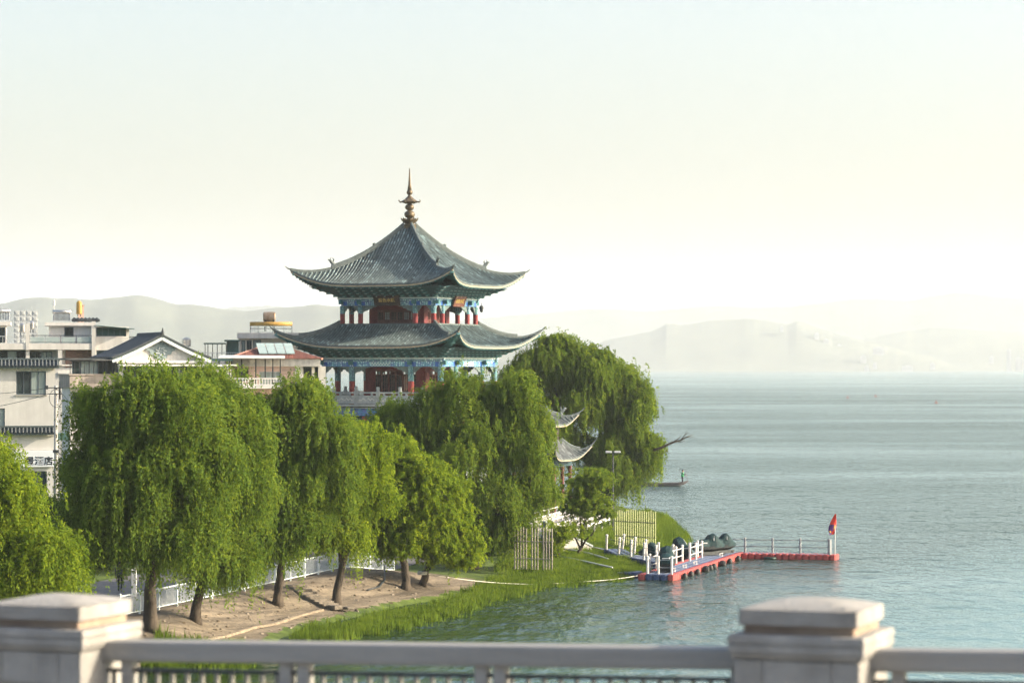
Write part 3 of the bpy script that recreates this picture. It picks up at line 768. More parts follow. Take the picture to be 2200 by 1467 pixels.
def build_roof(parent, RF, spacing=0.27, thick=0.22, seg=0.36, ridge=0.20, ornament=True, seed=5, tilemat=None):
    rs = random.Random(seed)
    mb = MB(); n, m = 28, 10
    for k in range(4):
        M = rot4(k)
        for layer, up in ((0, 0.0), (1, -thick)):
            vs = [M @ RF.pt(-1 + 2*i/n, j/m, up) for j in range(m+1) for i in range(n+1)]
            fs = []
            for j in range(m):
                for i in range(n):
                    q = (j*(n+1)+i, j*(n+1)+i+1, (j+1)*(n+1)+i+1, (j+1)*(n+1)+i)
                    fs.append(q)
            mb.add(vs, fs, 0 if layer == 0 else 1)
        # eave edge: drip tiles above, pale board below
        for z0, z1, mi, out in ((0.03, -thick*0.45, 2, 0.03), (-thick*0.45, -thick*1.05, 3, 0.0)):
            vs = []; fs = []
            for i in range(n+1):
                p = RF.pt(-1 + 2*i/n, 1.0)
                d = Vector((0, -out, 0))
                vs += [M @ (p + d + Vector((0, 0, z0))), M @ (p + d + Vector((0, 0, z1)))]
            for i in range(n): fs.append((2*i, 2*i+2, 2*i+3, 2*i+1))
            mb.add(vs, fs, mi)
    roof = mb.build('roof', [M_PAN, M_TEALDK, M_RIDGE, M_EAVE], parent)
    # barrel tile courses
    tb = MB()
    w0, w1 = RF.r0, RF.r1
    for k in range(4):
        M = rot4(k)
        nrow = int(2*w1/spacing)
        for r in range(nrow):
            x = -w1 + (r+0.5)*2*w1/nrow
            t0 = max(0.0, (abs(x)-w0)/(w1-w0)) + 0.015
            if t0 > 0.99: continue
            length = (1-t0)*(w1-w0)*1.25
            ns = max(1, int(length/seg))
            rowt = rs.gauss(0.5, 0.10)
            pts = []
            for i in range(ns+1):
                t = t0 + (1-t0)*i/ns
                w = w0 + (w1-w0)*t
                pts.append(RF.pt(max(-1, min(1, x/w)), t))
            for i in range(ns):
                a, b = pts[i], pts[i+1]
                ra, rb = spacing*0.27, spacing*0.33
                tt = rs.gauss(rowt, 0.10)
                if rs.random() < 0.05 + 0.16*max(0, math.sin(a.x*1.1+a.y*1.7+1.0)*math.sin(a.y*0.9-a.x*.5)): tt = rs.uniform(0.9, 1.6)
                vs = []
                for p, rr in ((a, ra), (b, rb)):
                    for ang in (0, 60, 120, 180):
                        vs.append(M @ (p + Vector((math.cos(R(ang))*rr, 0, 0.02 + math.sin(R(ang))*rr*1.1))))
                fs = [(0,1,5,4),(1,2,6,5),(2,3,7,6)]
                if i == ns-1: fs.append((4,5,6,7))
                tb.add(vs, fs, 0, tt)
    tb.build('roof_tiles', tilemat or M_TILE, roof, kind='stuff')
    # hip ridges, ornaments, corner beams
    for k in range(4):
        M = rot4(k)
        def hp(t, up): return M @ RF.pt(1.0, t, up)
        hb = MB()
        def run(ta, tb_, h, w, cnt):
            prev = None
            for i in range(cnt+1):
                t = ta + (tb_-ta)*i/cnt
                c = hp(t, 0)
                dirp = (hp(min(t+.02, 1), 0) - hp(max(t-.02, 0), 0)); side = Vector((-dirp.y, dirp.x, 0)).normalized()*(w/2)
                ring = [c-side+Vector((0,0,-.05)), c+side+Vector((0,0,-.05)), c+side+Vector((0,0,h*.72)), c+side*.5+Vector((0,0,h)), c-side*.5+Vector((0,0,h)), c-side+Vector((0,0,h*.72))]
                if prev:
                    vs = prev + ring
                    hb.add(vs, [(j, (j+1) % 6, 6+(j+1) % 6, 6+j) for j in range(6)])
                else: hb.add(ring, [(0,1,2,3,4,5)])
                prev = ring
            hb.add(prev, [(5,4,3,2,1,0)])
        tsw = 0.66
        run(0.0, tsw, ridge*2.1, ridge*1.5, 10)
        run(tsw, 1.0, ridge*1.0, ridge*1.2, 8)
        tip = hp(1.0, 0.05); d = (hp(1.0, 0) - hp(0.96, 0)).normalized()
        hb.tube([tip - d*0.25, tip + d*0.25 + Vector((0,0,.06)), tip + d*0.55 + Vector((0,0,.22))], [ridge*.55, ridge*.34, 0.02], 6)
        hb.build('hip_ridge', M_RIDGE, roof)
        if ornament:
            ob = MB(); c = hp(tsw, ridge*1.9); dd = (hp(tsw+.02, 0)-hp(tsw, 0)).normalized(); dh = Vector((dd.x, dd.y, 0)).normalized()
            ob.tube([c - dh*.25, c + Vector((0,0,.22)), c + dh*.16 + Vector((0,0,.42)), c + dh*.34 + Vector((0,0,.44))], [.16, .15, .12, .05], 6)
            ob.tube([c - dh*.12 + Vector((0,0,.2)), c - dh*.2 + Vector((0,0,.5)), c - dh*.08 + Vector((0,0,.62))], [.08, .06, .02], 5)
            ob.tube([c + dh*.14 + Vector((0,0,.42)), c + dh*.05 + Vector((0,0,.66))], [.05, .02], 5)
            ob.build('ridge_ornament', M_RIDGE, roof)
            for tq in (0.28,):
                cb = MB(); c2 = hp(tq, ridge*2.15); cb.tube([c2 - Vector((0,0,.05)), c2 + Vector((0,0,.10)), c2 + Vector((0,0,.16))], [.15, .15, .05], 8); cb.build('ridge_ornament', M_RIDGE, roof)
    return roof

# bracket set: stacked arms stepping outward, one mesh shared by every set
def bracket_mesh(h, reach, width):
    mb = MB(); n = 4; sh = h/n
    mb.box(-.16, .16, -.30, .05, -.02, sh*.45, 1)
    for i in range(n):
        z = i*sh; out = reach*(i+1)/n
        mb.box(-.065, .065, -out-.14, .10, z+sh*.30, z+sh*.78, 0)
        mb.frus(-.085, .085, -out-.20, -out-.02, z+sh*.20, z+sh*.34, 0.02, 2)
        ww = width*(0.36 + 0.09*i)
        mb.box(-ww, ww, -out-.06, -out+.06, z+sh*.42, z+sh*.80, 1 if i % 2 else 0)
        for sx in (-1, 1):
            mb.box(sx*ww-.09, sx*ww+.09, -out-.11, -out+.11, z+sh*.80, z+sh*.98, 1)
        mb.box(-.10, .10, -out-.12, -out+.12, z+sh*.80, z+sh*.98, 1)
    return mb.mesh('bracket_set', [M_TEAL, M_TEAL2, M_EDGE])

def text_obj(body, size, mat, parent, M, name='lettering', ext=0.012, bold=0.0, sx=1.0):
    cu = bpy.data.curves.new(name, 'FONT'); cu.body = body; cu.size = size; cu.extrude = ext; cu.offset = bold
    cu.align_x = 'CENTER'; cu.align_y = 'CENTER'; cu.resolution_u = 3
    tmp = bpy.data.objects.new(name, cu); COL.objects.link(tmp)
    dg = bpy.context.evaluated_depsgraph_get()
    me = bpy.data.meshes.new_from_object(tmp.evaluated_get(dg))
    bpy.data.objects.remove(tmp); bpy.data.curves.remove(cu)
    me.materials.clear(); me.materials.append(mat)
    me.transform(M @ Matrix.Diagonal((sx, 1, 1, 1)))
    o = bpy.data.objects.new(name, me); COL.objects.link(o); o.parent = parent
    return o

# ------------------------------------------------------------------ the pagoda
PZ = 255.0
PG = W(880, 1096, PZ); PGz = 1.0
PG = Vector((PG.x, PZ, PGz))
pag = thing('pagoda', 'two tiered grey tiled pagoda with upswept eaves, red columns and bronze spire', 'pagoda', PG, R(-23.4))
def pz(z): return z - PGz

up_roof = Roof(pz(21.35), pz(26.75), 0.42, 7.35, 1.32, 0.66, 0.54)
lo_roof = Roof(pz(15.85), pz(17.80), 4.75, 8.35, 1.38, 0.76, 0.42)
build_roof(pag, up_roof, seed=5)
build_roof(pag, lo_roof, seed=6, ornament=False)
# ridge where the lower roof meets the upper storey
mb = MB(); zt = pz(17.80)
for k in range(4):
    mb.box(-4.78, 4.78, -4.86, -4.62, zt-.25, zt+.10, 0, rot4(k))
mb.build('top_ridge', M_RIDGE, pag)

# finial
fz = pz(26.55)
prt = lambda y: pz(14 - (y-788)/6000*255)
def lath(name, prof, mat, n=20):
    mb = MB(); mb.lathe(prof, n); return mb.build(name, mat, fin, smooth=False)
fin = MB(); fin.lathe([(.62, prt(496)-.15), (.62, prt(490)), (.55, prt(488)), (.60, prt(483)), (.50, prt(482)), (.40, prt(480))], 24)
fin = fin.build('finial', M_BRONZE, pag)
lp = MB()
lp.lathe([(.42, prt(481)), (.66, prt(476)), (.55, prt(474)), (.30, prt(470))], 20)
for k in range(10):
    a = 2*math.pi*k/10; M = Matrix.Rotation(a, 4, 'Z')
    z0 = prt(479); hh = prt(467)-z0
    lp.add([M @ Vector(v) for v in [(.45,-.2,z0),(.45,.2,z0),(.72,.21,z0+hh*.45),(.72,-.21,z0+hh*.45),(.84,0,z0+hh),(.52,.16,z0),(.52,-.16,z0)]], [(0,1,2,3),(3,2,4),(1,5,4,2),(0,3,4,6)])
lp.build('lotus_petals', M_BRONZE, fin)
def ball(y0, y1, r):
    zc = (prt(y0)+prt(y1))/2; h = (prt(y0)-prt(y1))/2
    return [(max(.10, r*math.cos(a)), zc + h*math.sin(a)) for a in [R(x) for x in range(-80, 81, 20)]]
for (y0, y1, r, nm) in ((452, 470, .50, 'ball'), (438, 453, .42, 'ball'), (407, 420, .28, 'ball')):
    mb = MB(); mb.lathe(ball(y0, y1, r), 20); mb.build(nm, M_BRONZE, fin, smooth=True)
mb = MB(); mb.lathe([(.40, prt(438)), (.88, prt(434)), (.80, prt(433)), (.40, prt(427)), (.16, prt(421)), (.12, prt(418))], 8)
for k in range(8):
    a = 2*math.pi*k/8; M = Matrix.Rotation(a, 4, 'Z'); z = prt(434)
    mb.tube([M @ Vector(v) for v in [(.78,0,z),(.95,0,z-.02),(1.05,0,z+.08),(1.02,0,z+.18)]], [.06,.05,.04,.03], 5)
mb.build('finial_canopy', M_BRONZE, fin)
mb = MB(); mb.lathe([(.20, prt(408)), (.13, prt(398)), (.09, prt(385)), (.04, prt(362))], 10); mb.build('spire', M_BRONZE, fin, smooth=True)

def storey(zf, zc, zb, zbt, half, cf, rc, core, door_w, lower):
    """columns from zf to zc, beam zc..zb, brackets zb..zbt"""
    xs = [-half, -half*cf, half*cf, half]
    # columns
    for k in range(4):
        M = rot4(k)
        for x in xs[:3]:
            p = M @ Vector((x, -half, 0))
            hsplit = zf + (zc-zf)*(0.62 if lower else 0.60)
            mb = MB(); mb.lathe([(rc*1.25, zf), (rc*1.25, zf+.12), (rc, zf+.16), (rc, hsplit)], 14, (p.x, p.y, 0)); c = mb.build('column', M_RED, pag, smooth=False)
            mb = MB(); mb.lathe([(rc*1.03, hsplit), (rc*1.03, zc)], 14, (p.x, p.y, 0)); mb.build('painted_band', M_COLTOP, c)
            # beam nose sticking out through the column line
            b2 = MB(); d = M @ Vector((0, -1, 0)); b2.bar(p + Vector((0,0,(zc+zb)/2-.05)) , p + d*.55 + Vector((0,0,(zc+zb)/2-.05)), .26, (zb-zc)*.5); b2.build('beam_nose', M_TEAL2, c)
        # beams bay by bay
        zm = zc + (zb-zc)*0.58
        for a, b in zip(xs[:-1], xs[1:]):
            mb = MB()
            mb.box(a+.002, b-.002, -half-.13, -half+.13, zc, zm-.02, 0, M)
            for e in (a+.17, b-.52): mb.box(e, e+.35, -half-.137, -half+.137, zc+.02, zm-.04, 1, M)
            if b-a > 4:
                mb.box((a+b)/2-.95, (a+b)/2+.95, -half-.140, -half+.140, zc+.05, zm-.07, 3, M)
            bm_ = mb.build('beam', [M_BEAM2 if lower else M_BEAM, M_BLUE, M_EDGE, M_LATT], pag)
            # carved braces under the beam
            if b-a > 1.2:
                for sg, e in ((1, a+rc), (-1, b-rc)):
                    L_ = min((b-a)*0.27, 1.7)
                    poly = [(0, 0), (sg*L_, 0), (sg*L_*.85, -.10), (sg*L_*.7, -.13), (sg*L_*.62, -.26), (sg*L_*.42, -.30), (sg*L_*.34, -.44), (sg*L_*.12, -.50), (0, -.62)]
                    q = MB(); q.prism(poly, M @ Matrix.Translation((e, -half-.05, zc-.003)), .10); q.build('carved_brace', M_CARVE, pag)
        mb = MB()
        mb.box(-half-.35, half+.35, -half-.16, -half+.16, zm, zb-.12, 0, M)
        mb.box(-half-.42, half+.42, -half-.24, -half+.20, zb-.118, zb, 1, M)
        mb.build('upper_beam', [M_BEAM, M_EDGE], pag)
    # ceiling and core room
    mb = MB(); mb.box(-half+.15, half-.15, -half+.15, half-.15, zb-.3, zb-.1); mb.build('ceiling', M_TEALDK, pag)
    mb = MB(); mb.box(-half-.3, half+.3, -half-.3, half+.3, zf-.25, zf-.003); mb.build('floor', M_STONE, pag)
    cw = core
    wl = MB(); th = .2
    for k in range(4):
        M = rot4(k)
        wl.box(-cw, -door_w, -cw, -cw+th, zf, zb-.3, 0, M); wl.box(door_w, cw-th-.002, -cw, -cw+th, zf, zb-.3, 0, M)
        wl.box(-door_w, door_w, -cw+.01, -cw+th, zc-.35, zb-.3, 0, M)
    wl.build('wall', M_REDWALL, pag)
    for k in range(4):
        M = rot4(k); nd = 6; dw = 2*door_w/nd
        for i in range(nd):
            x0 = -door_w + i*dw + .015; x1 = x0 + dw - .03; z0 = zf+.06; z1 = zc-.36
            mb = MB(); f = .075; y0, y1 = -cw+.06, -cw+.13
            mb.box(x0, x0+f, y0, y1, z0, z1, 0, M); mb.box(x1-f, x1, y0, y1, z0, z1, 0, M)
            zs = [z0, z0+(z1-z0)*.34, z1-(z1-z0)*.12]
            for z in (z0, zs[1]-f/2, zs[2]-f/2, z1-f): mb.box(x0+f, x1-f, y0, y1, z, z+f, 0, M)
            mb.box(x0+f, x1-f, y0+.03, y1-.01, z0+f, zs[1]-f/2, 0, M)
            for j in range(1, 3): xx = x0+f+(x1-x0-2*f)*j/3; mb.box(xx-.012, xx+.012, y0+.01, y1-.02, zs[1]+f/2, zs[2]-f/2, 0, M)
            for j in range(1, 5): zz = zs[1]+(zs[2]-zs[1])*j/5; mb.box(x0+f, x1-f, y0+.008, y1-.025, zz-.012, zz+.012, 0, M)
            dr = mb.build('door', M_DOOR, pag)
            g = MB(); g.box(x0+f, x1-f, y1-.012, y1-.004, zs[1]+f/2, zs[2]-f/2, 0, M)
            g.build('pane', M_CURTAIN if (not lower and i in (1, 4, 5)) else M_GLASS, dr)
    # soffit slope and bracket sets
    reach = (8.0 if lower else 7.05) - half - .55
    sf = MB()
    for k in range(4):
        M = rot4(k)
        ro = half + reach + .35
        sf.add([M @ Vector(v) for v in [(-half,-half,zb),(half,-half,zb),(ro,-ro,zbt),(-ro,-ro,zbt)]], [(0,1,2,3)])
        # fill between brackets and eave board
    sf.build('soffit', M_TEALDK, pag)
    bm_me = bracket_mesh((zbt-zb)*0.98, reach, 0.86*2*half/(13 if lower else 11)/0.86*.62)
    nset = 13 if lower else 11
    for k in range(4):
        M = rot4(k)
        for i in range(nset):
            x = -half + 2*half*(i+.5)/nset
            p = M @ Vector((x, -half, zb+.01))
            inst('bracket_set', bm_me, pag, p, math.pi/2*k)
        p = M @ Vector((half, -half, zb+.01))
        inst('bracket_set', bm_me, pag, p, math.pi/2*k + math.pi/4, (1.15, 1.36, 1))
    # eave rafters: real but too fine to pick apart
    RF = lo_roof if lower else up_roof
    rb = MB()
    for k in range(4):
        M = rot4(k); n = 46
        for i in range(n):
            sx = -1 + 2*(i+.5)/n
            b = RF.pt(sx, 1.0, -.30); a = RF.pt(sx*0.98, 0.72, -.36)
            rb.bar(M @ a, M @ b, .11, .11, 1 if i % 2 else 0)
    rb.build('rafters', [M_TEAL, M_TEAL2], pag, kind='stuff')
    # corner beams under the flying eaves
    for k in range(4):
        M = rot4(k)
        mb = MB(); a = M @ Vector((half, -half, zbt-.35)); b = M @ RF.pt(1.0, .80, -.45); c = M @ RF.pt(1.0, .985, -.22)
        mb.bar(a, b, .34, .42); mb.bar(b - (b-a)*.02, c, .28, .30); mb.build('corner_beam', M_TEAL2, pag)
def latt():
    m = bpy.data.materials.new('white_lattice_paint'); m.use_nodes = True
    nt = m.node_tree; N = nt.nodes; L = nt.links; b = N['Principled BSDF']
    tc = N.new('ShaderNodeTexCoord'); mp = N.new('ShaderNodeMapping'); mp.inputs['Rotation'].default_value = (0, R(45), 0)
    L.new(tc.outputs['Object'], mp.inputs['Vector'])
    sp = N.new('ShaderNodeSeparateXYZ'); L.new(mp.outputs[0], sp.inputs[0])
    outs = []
    for ax in ('X', 'Z'):
        a = N.new('ShaderNodeMath'); a.operation = 'MULTIPLY'; a.inputs[1].default_value = 5.0; L.new(sp.outputs[ax], a.inputs[0])
        f = N.new('ShaderNodeMath'); f.operation = 'FRACT'; L.new(a.outputs[0], f.inputs[0])
        g = N.new('ShaderNodeMath'); g.operation = 'LESS_THAN'; g.inputs[1].default_value = .3; L.new(f.outputs[0], g.inputs[0]); outs.append(g.outputs[0])
    mx_ = N.new('ShaderNodeMath'); mx_.operation = 'MAXIMUM'; L.new(outs[0], mx_.inputs[0]); L.new(outs[1], mx_.inputs[1])
    mx = N.new('ShaderNodeMix'); mx.data_type = 'RGBA'; L.new(mx_.outputs[0], mx.inputs[0]); mx.inputs[6].default_value = (.05, .22, .33, 1); mx.inputs[7].default_value = (.55, .6, .58, 1)
    L.new(mx.outputs[2], b.inputs['Base Color']); return m
M_LATT = latt()
storey(pz(17.7), pz(19.50), pz(20.22), pz(21.2), 4.55, .60, .23, 2.75, 1.95, False)
storey(pz(10.6), pz(14.02), pz(14.82), pz(15.72), 5.85, .50, .27, 3.0, 2.1, True)

# name boards
def board(local_x, face, zc, w, h, half, mat, tilt):
    M = rot4(face) @ Matrix.Translation((local_x, -half-.42, zc)) @ Matrix.Rotation(R(tilt), 4, 'X')
    mb = MB(); mb.box(-w/2, w/2, -.03, .05, -h/2, h/2, 0, M)
    f = .10
    for a in ((-w/2-f, w/2+f, h/2, h/2+f), (-w/2-f, w/2+f, -h/2-f, -h/2)): mb.box(a[0], a[1], -.07, .06, a[2], a[3], 1, M)
    for a in ((-w/2-f, -w/2), (w/2, w/2+f)): mb.box(a[0], a[1], -.068, .058, -h/2+.002, h/2-.002, 1, M)
    o = mb.build('name_board', [mat, M_PLAQUE if mat is M_PLAQUE else M_PLAQUE2], pag)
    text_obj('益色水鎮', h*.52, M_GOLD, o, M @ Matrix.Translation((0, -.045, .01)) @ Matrix.Rotation(R(90), 4, 'X'), bold=0.008, sx=1.08)
board(0.1, 0, pz(19.95), 2.35, .74, 4.55, M_PLAQUE, 18)
board(0.1, 1, pz(19.93), 2.15, .80, 4.55, M_PLAQUE2, 20)

# bell at the right corner, lamps between the columns
mb = MB(); c = rot4(1) @ Vector((4.55, -4.55, 0)) + Vector((.45, .35, 0))
mb.tube([c + Vector((0,0,pz(19.9))), c + Vector((0,0,pz(19.6)))], .03, 5)
mb.lathe([(.08, pz(19.65)), (.20, pz(19.55)), (.22, pz(19.35)), (.14, pz(19.25)), (.18, pz(19.15)), (.05, pz(19.0))], 10, c)
mb.build('hanging_bell', M_DKMETAL, pag)

# terrace: stone balustrade, slab, painted frieze, ground storey
th = 6.75; zf = pz(10.62)
mb = MB(); mb.box(-th, th, -th, th, zf-.32, zf-.256); mb.box(-th-.12, th+.12, -th-.12, th+.12, zf-.15, zf+.02); mb.build('terrace_slab', M_STONE, pag)
nb = 6
post_mb = MB(); post_mb.box(-.14, .14, -.14, .14, 0, 1.22); post_mb.lathe([(.11, 1.22), (.11, 1.26), (.15, 1.30), (.15, 1.52), (.10, 1.58)], 10); post_me = post_mb.mesh('baluster_post', M_STONE)
pan_mb = MB(); pw = (2*(th-.2)/nb-.28)
pan_mb.box(-pw/2, pw/2, -.05, .05, .06, .80); 
for a in ((-pw/2+.10, pw/2-.10, .70, .76), (-pw/2+.10, pw/2-.10, .10, .16)): pan_mb.box(a[0], a[1], -.075, .075, a[2], a[3])
rr = random.Random(4)
for i in range(9):
    x = -pw/2+.25+(pw-.5)*i/8; pan_mb.tube([(x-.12, -.06, .40+rr.uniform(-.1,.1)), (x, -.07, .46+rr.uniform(-.12,.12)), (x+.12, -.06, .40+rr.uniform(-.1,.1))], [.02,.05,.02], 5, 1)
for x in (-pw/4, pw/4): pan_mb.box(x-.09, x+.09, -.045, .045, .80, .98)
pan_me = pan_mb.mesh('carved_panel', [M_STONE, pmat('pale_relief', (.55,.57,.55), (.45,.47,.46), .8)])
for k in range(4):
    M = rot4(k)
    for i in range(nb):
        x = -(th-.2) + 2*(th-.2)*i/nb
        inst('baluster_post', post_me, pag, M @ Vector((x, -th+.2, zf+.021)), math.pi/2*k)
        inst('carved_panel', pan_me, pag, M @ Vector((x + (th-.2)/nb, -th+.2, zf+.021)), math.pi/2*k)
    mb = MB(); mb.box(-th+.2, th-.2, -th+.2-.075, -th+.2+.075, zf+1.0, zf+1.14, 0, M); mb.build('handrail', M_STONE, pag)
mb = MB()
for k in range(4):
    M = rot4(k)
    mb.box(-th+.2, th-.2, -th+.2, -th+.5, zf-1.0, zf-.34, 0, M)
mb.build('frieze', M_FRIEZE, pag)
mb = MB()
for k in range(4): mb.box(-th+1.0, th-1.0, -th+1.0, -th+1.3, zf-1.6, zf-.36, 0, rot4(k))
mb.build('lower_beam', M_TEALDK, pag)
mb = MB(); mb.box(-th+1.3, th-1.3, -th+1.3, th-1.3, -.6, zf-.34); mb.build('base_wall', M_STONE, pag)
for k in range(4):
    for x in (-4.6, -1.6, 1.6, 4.6):
        p = rot4(k) @ Vector((x, -th+.75, 0)); mb = MB(); mb.lathe([(.28, -.5), (.24, 0.2), (.24, zf-1.0)], 12, p); mb.build('column', M_RED, pag)

# ------------------------------------------------------------------ small two tier pavilion whose eave tips show right of the large willow
PV = Vector((XW(1138, 235), 235, 0.9))
pv = thing('pavilion', 'small grey tiled pavilion with pale upswept eave tips half hidden by willows', 'pavilion', PV, R(-23.4))
q = lambda y, Z=236: 14 - (y-788)/6000*Z - PV.z
ra = Roof(q(912), q(880)+.5, .35, 2.75, .95, .45, .35); rb_ = Roof(q(984), q(945), 2.0, 3.55, 1.1, .5, .3)
M_TILE2 = pmat('weathered_roof_tile', (0.17, 0.185, 0.185), (0.10, 0.115, 0.12), 0.7, 1.5, tint=0.6)
build_roof(pv, ra, .27, .16, .36, .14, True, 8, M_TILE2); build_roof(pv, rb_, .27, .16, .36, .14, False, 9, M_TILE2)
mb = MB(); mb.box(-1.9, 1.9, -1.9, 1.9, q(950), q(912)-.1); mb.build('upper_wall', pmat('dark_wood', (.035,.028,.022), (.022,.018,.014), .8), pv)
for k in range(4):
    mb = MB(); mb.box(-2.6, 2.6, -2.72, -2.5, q(1000), q(984)-.05, 0, rot4(k)); mb.build('beam', M_TEALDK, pv)
    for x in (-2.6, -.9, .9):
        p = rot4(k) @ Vector((x, -2.6, 0)); mb = MB(); mb.lathe([(.2, -.3), (.16, 0), (.16, q(1000))], 10, p); mb.build('column', M_DOOR, pv)
mb = MB(); mb.box(-3.0, 3.0, -3.0, 3.0, -1.0, .12); mb.build('plinth', M_STONE, pv)
mb = MB(); mb.lathe([(.3, q(880)+.4), (.18, q(880)+.7), (.26, q(880)+.95), (.03, q(880)+1.3)], 10); mb.build('finial', M_RIDGE, pv)
# ------------------------------------------------------------------ town behind the trees
M_WALLW = pmat('cream_wall', (0.68, 0.66, 0.62), (0.60, 0.58, 0.545), 0.85, 0.8, bump=0.08, streak=0.18)
M_WALLG = pmat('pale_grey_wall', (0.60, 0.59, 0.56), (0.53, 0.52, 0.495), 0.85, 0.8, bump=0.08, streak=0.10)
M_PINK = pmat('pink_siding', (0.66, 0.48, 0.40), (0.57, 0.41, 0.34), 0.8, 1.5, streak=0.1)
M_BEIGE = pmat('beige_wall', (0.64, 0.59, 0.50), (0.55, 0.50, 0.42), 0.85, 1.0, streak=0.15)
M_REDROOF = pmat('red_roof_tile', (0.30, 0.12, 0.09), (0.20, 0.08, 0.06), 0.8, 4.0, bump=0.5, tint=0.3)
M_SLATE = pmat('dark_slate_roof', (0.075, 0.085, 0.09), (0.05, 0.06, 0.065), 0.75, 3.0, tint=0.4)
M_SIGNW = pmat('white_sign_board', (0.72, 0.75, 0.78), (0.66, 0.69, 0.72), 0.4, 1.0)
M_INK = pmat('black_lettering', (0.02, 0.025, 0.035), (0.015, 0.02, 0.03), 0.5)
M_YELLOW = pmat('ochre_paint', (0.45, 0.28, 0.06), (0.33, 0.20, 0.05), 0.5, 3.0)
M_SOLAR = pmat('solar_tube_glass', (0.05, 0.06, 0.09), (0.03, 0.04, 0.06), 0.15, 4.0, spec=0.8)
M_AWN = pmat('green_sheet', (0.05, 0.11, 0.11), (0.03, 0.08, 0.08), 0.5, 2.0)

def bthing(name, label, cat, px, Z, py=None, rotz=0, group=None):
    return thing(name, label, cat, (XW(px, Z), Z, 1.4 if py is None else ZW(py, Z)), rotz or math.atan2(1100-px, F), group)

class Fac:
    """works in photo pixels on the vertical plane at distance Z, converted to the thing's local metres"""
    def __init__(s, t, Z, y=0.0): s.t, s.Z, s.y = t, Z, y; s.o = t.location
    def x(s, px): return XW(px, s.Z) - s.o.x
    def z(s, py): return ZW(py, s.Z) - s.o.z
    def box(s, mb, x0, x1, y0, y1, d0, d1, m=0):
        mb.box(s.x(x0), s.x(x1), d0, d1, s.z(y1), s.z(y0), m)
    def part(s, name, mat, x0, x1, y0, y1, d0, d1, bevel=0):
        mb = MB(); s.box(mb, x0, x1, y0, y1, d0, d1); return mb.build(name, mat, s.t, bevel=bevel)
    def wall(s, name, mat, x0, x1, y0, ybot, d0, d1, openings=(), rec=0.16):
        """box with real openings in its front face; ybot None = down to the ground"""
        mb = MB(); X0, X1, Zt = s.x(x0), s.x(x1), s.z(y0); Zb = -0.5 if ybot is None else s.z(ybot)
        ops = [(max(X0, s.x(a)), min(X1, s.x(b)), s.z(d), s.z(c)) for a, b, c, d in openings]
        ops = [(a, b, max(c, Zb), min(d, Zt)) for a, b, c, d in ops]
        xs = sorted({X0, X1} | {o[0] for o in ops} | {o[1] for o in ops}); zs = sorted({Zb, Zt} | {o[2] for o in ops} | {o[3] for o in ops})
        for i in range(len(xs)-1):
            for j in range(len(zs)-1):
                cx, cz = (xs[i]+xs[i+1])/2, (zs[j]+zs[j+1])/2
                if any(o[0] < cx < o[1] and o[2] < cz < o[3] for o in ops): continue
                mb.add([(xs[i],d0,zs[j]),(xs[i+1],d0,zs[j]),(xs[i+1],d0,zs[j+1]),(xs[i],d0,zs[j+1])], [(0,1,2,3)])
        for a, b, c, d in ops:
            e = d0+rec
            mb.add([(a,d0,c),(b,d0,c),(b,d0,d),(a,d0,d),(a,e,c),(b,e,c),(b,e,d),(a,e,d)], [(0,1,5,4),(1,2,6,5),(2,3,7,6),(3,0,4,7),(4,5,6,7)])
        v = [(X0,d0,Zb),(X1,d0,Zb),(X1,d1,Zb),(X0,d1,Zb),(X0,d0,Zt),(X1,d0,Zt),(X1,d1,Zt),(X0,d1,Zt)]
        mb.add(v, [(0,3,2,1),(4,5,6,7),(1,2,6,5),(2,3,7,6),(3,0,4,7)])
        return mb.build(name, mat, s.t)
    def window(s, x0, x1, y0, y1, d0, nx=2, ny=1, mat=None, rec=0.16, frame=M_FRAME, bar=0.06, curtain=(), sill=True):
        X0, X1, Z0, Z1 = s.x(x0)+.01, s.x(x1)-.01, s.z(y1)+.01, s.z(y0)-.01
        mb = MB(); a, b = d0+rec-.09, d0+rec-.01
        mb.box(X0, X0+bar, a, b, Z0, Z1); mb.box(X1-bar, X1, a, b, Z0, Z1); mb.box(X0+bar, X1-bar, a, b, Z0, Z0+bar); mb.box(X0+bar, X1-bar, a, b, Z1-bar, Z1)
        for i in range(1, nx): xx = X0+(X1-X0)*i/nx; mb.box(xx-bar*.45, xx+bar*.45, a+.004, b-.004, Z0+bar, Z1-bar)
        for j in range(1, ny): zz = Z0+(Z1-Z0)*j/ny; mb.box(X0+bar, X1-bar, a+.008, b-.008, zz-bar*.45, zz+bar*.45)
        w = mb.build('window', frame, s.t)
        for i in range(nx):
            g = MB(); g.box(X0+(X1-X0)*i/nx+.03, X0+(X1-X0)*(i+1)/nx-.03, d0+rec-.055, d0+rec-.035, Z0+.03, Z1-.03)
            g.build('pane', M_CURTAIN if i in curtain else (mat or M_GLASS), w)
        if sill:
            g = MB(); g.box(X0-.08, X1+.08, d0-.08, d0+rec-.1, Z0-.09, Z0-.012); g.build('sill', M_CONC, w)
        return w
    def rail(s, x0, x1, y0, y1, d, mat, nbar, nposts=0, rmid=None):
        mb = MB(); X0, X1, Z0, Z1 = s.x(x0), s.x(x1), s.z(y1), s.z(y0)
        mb.box(X0, X1, d-.03, d+.03, Z1-.06, Z1); mb.box(X0, X1, d-.025, d+.025, Z0+.08, Z0+.13)
        for i in range(nbar+1): xx = X0+(X1-X0)*i/nbar; mb.box(xx-.018, xx+.018, d-.018, d+.018, Z0, Z1-.06)
        return mb.build('terrace_rail', mat, s.t)

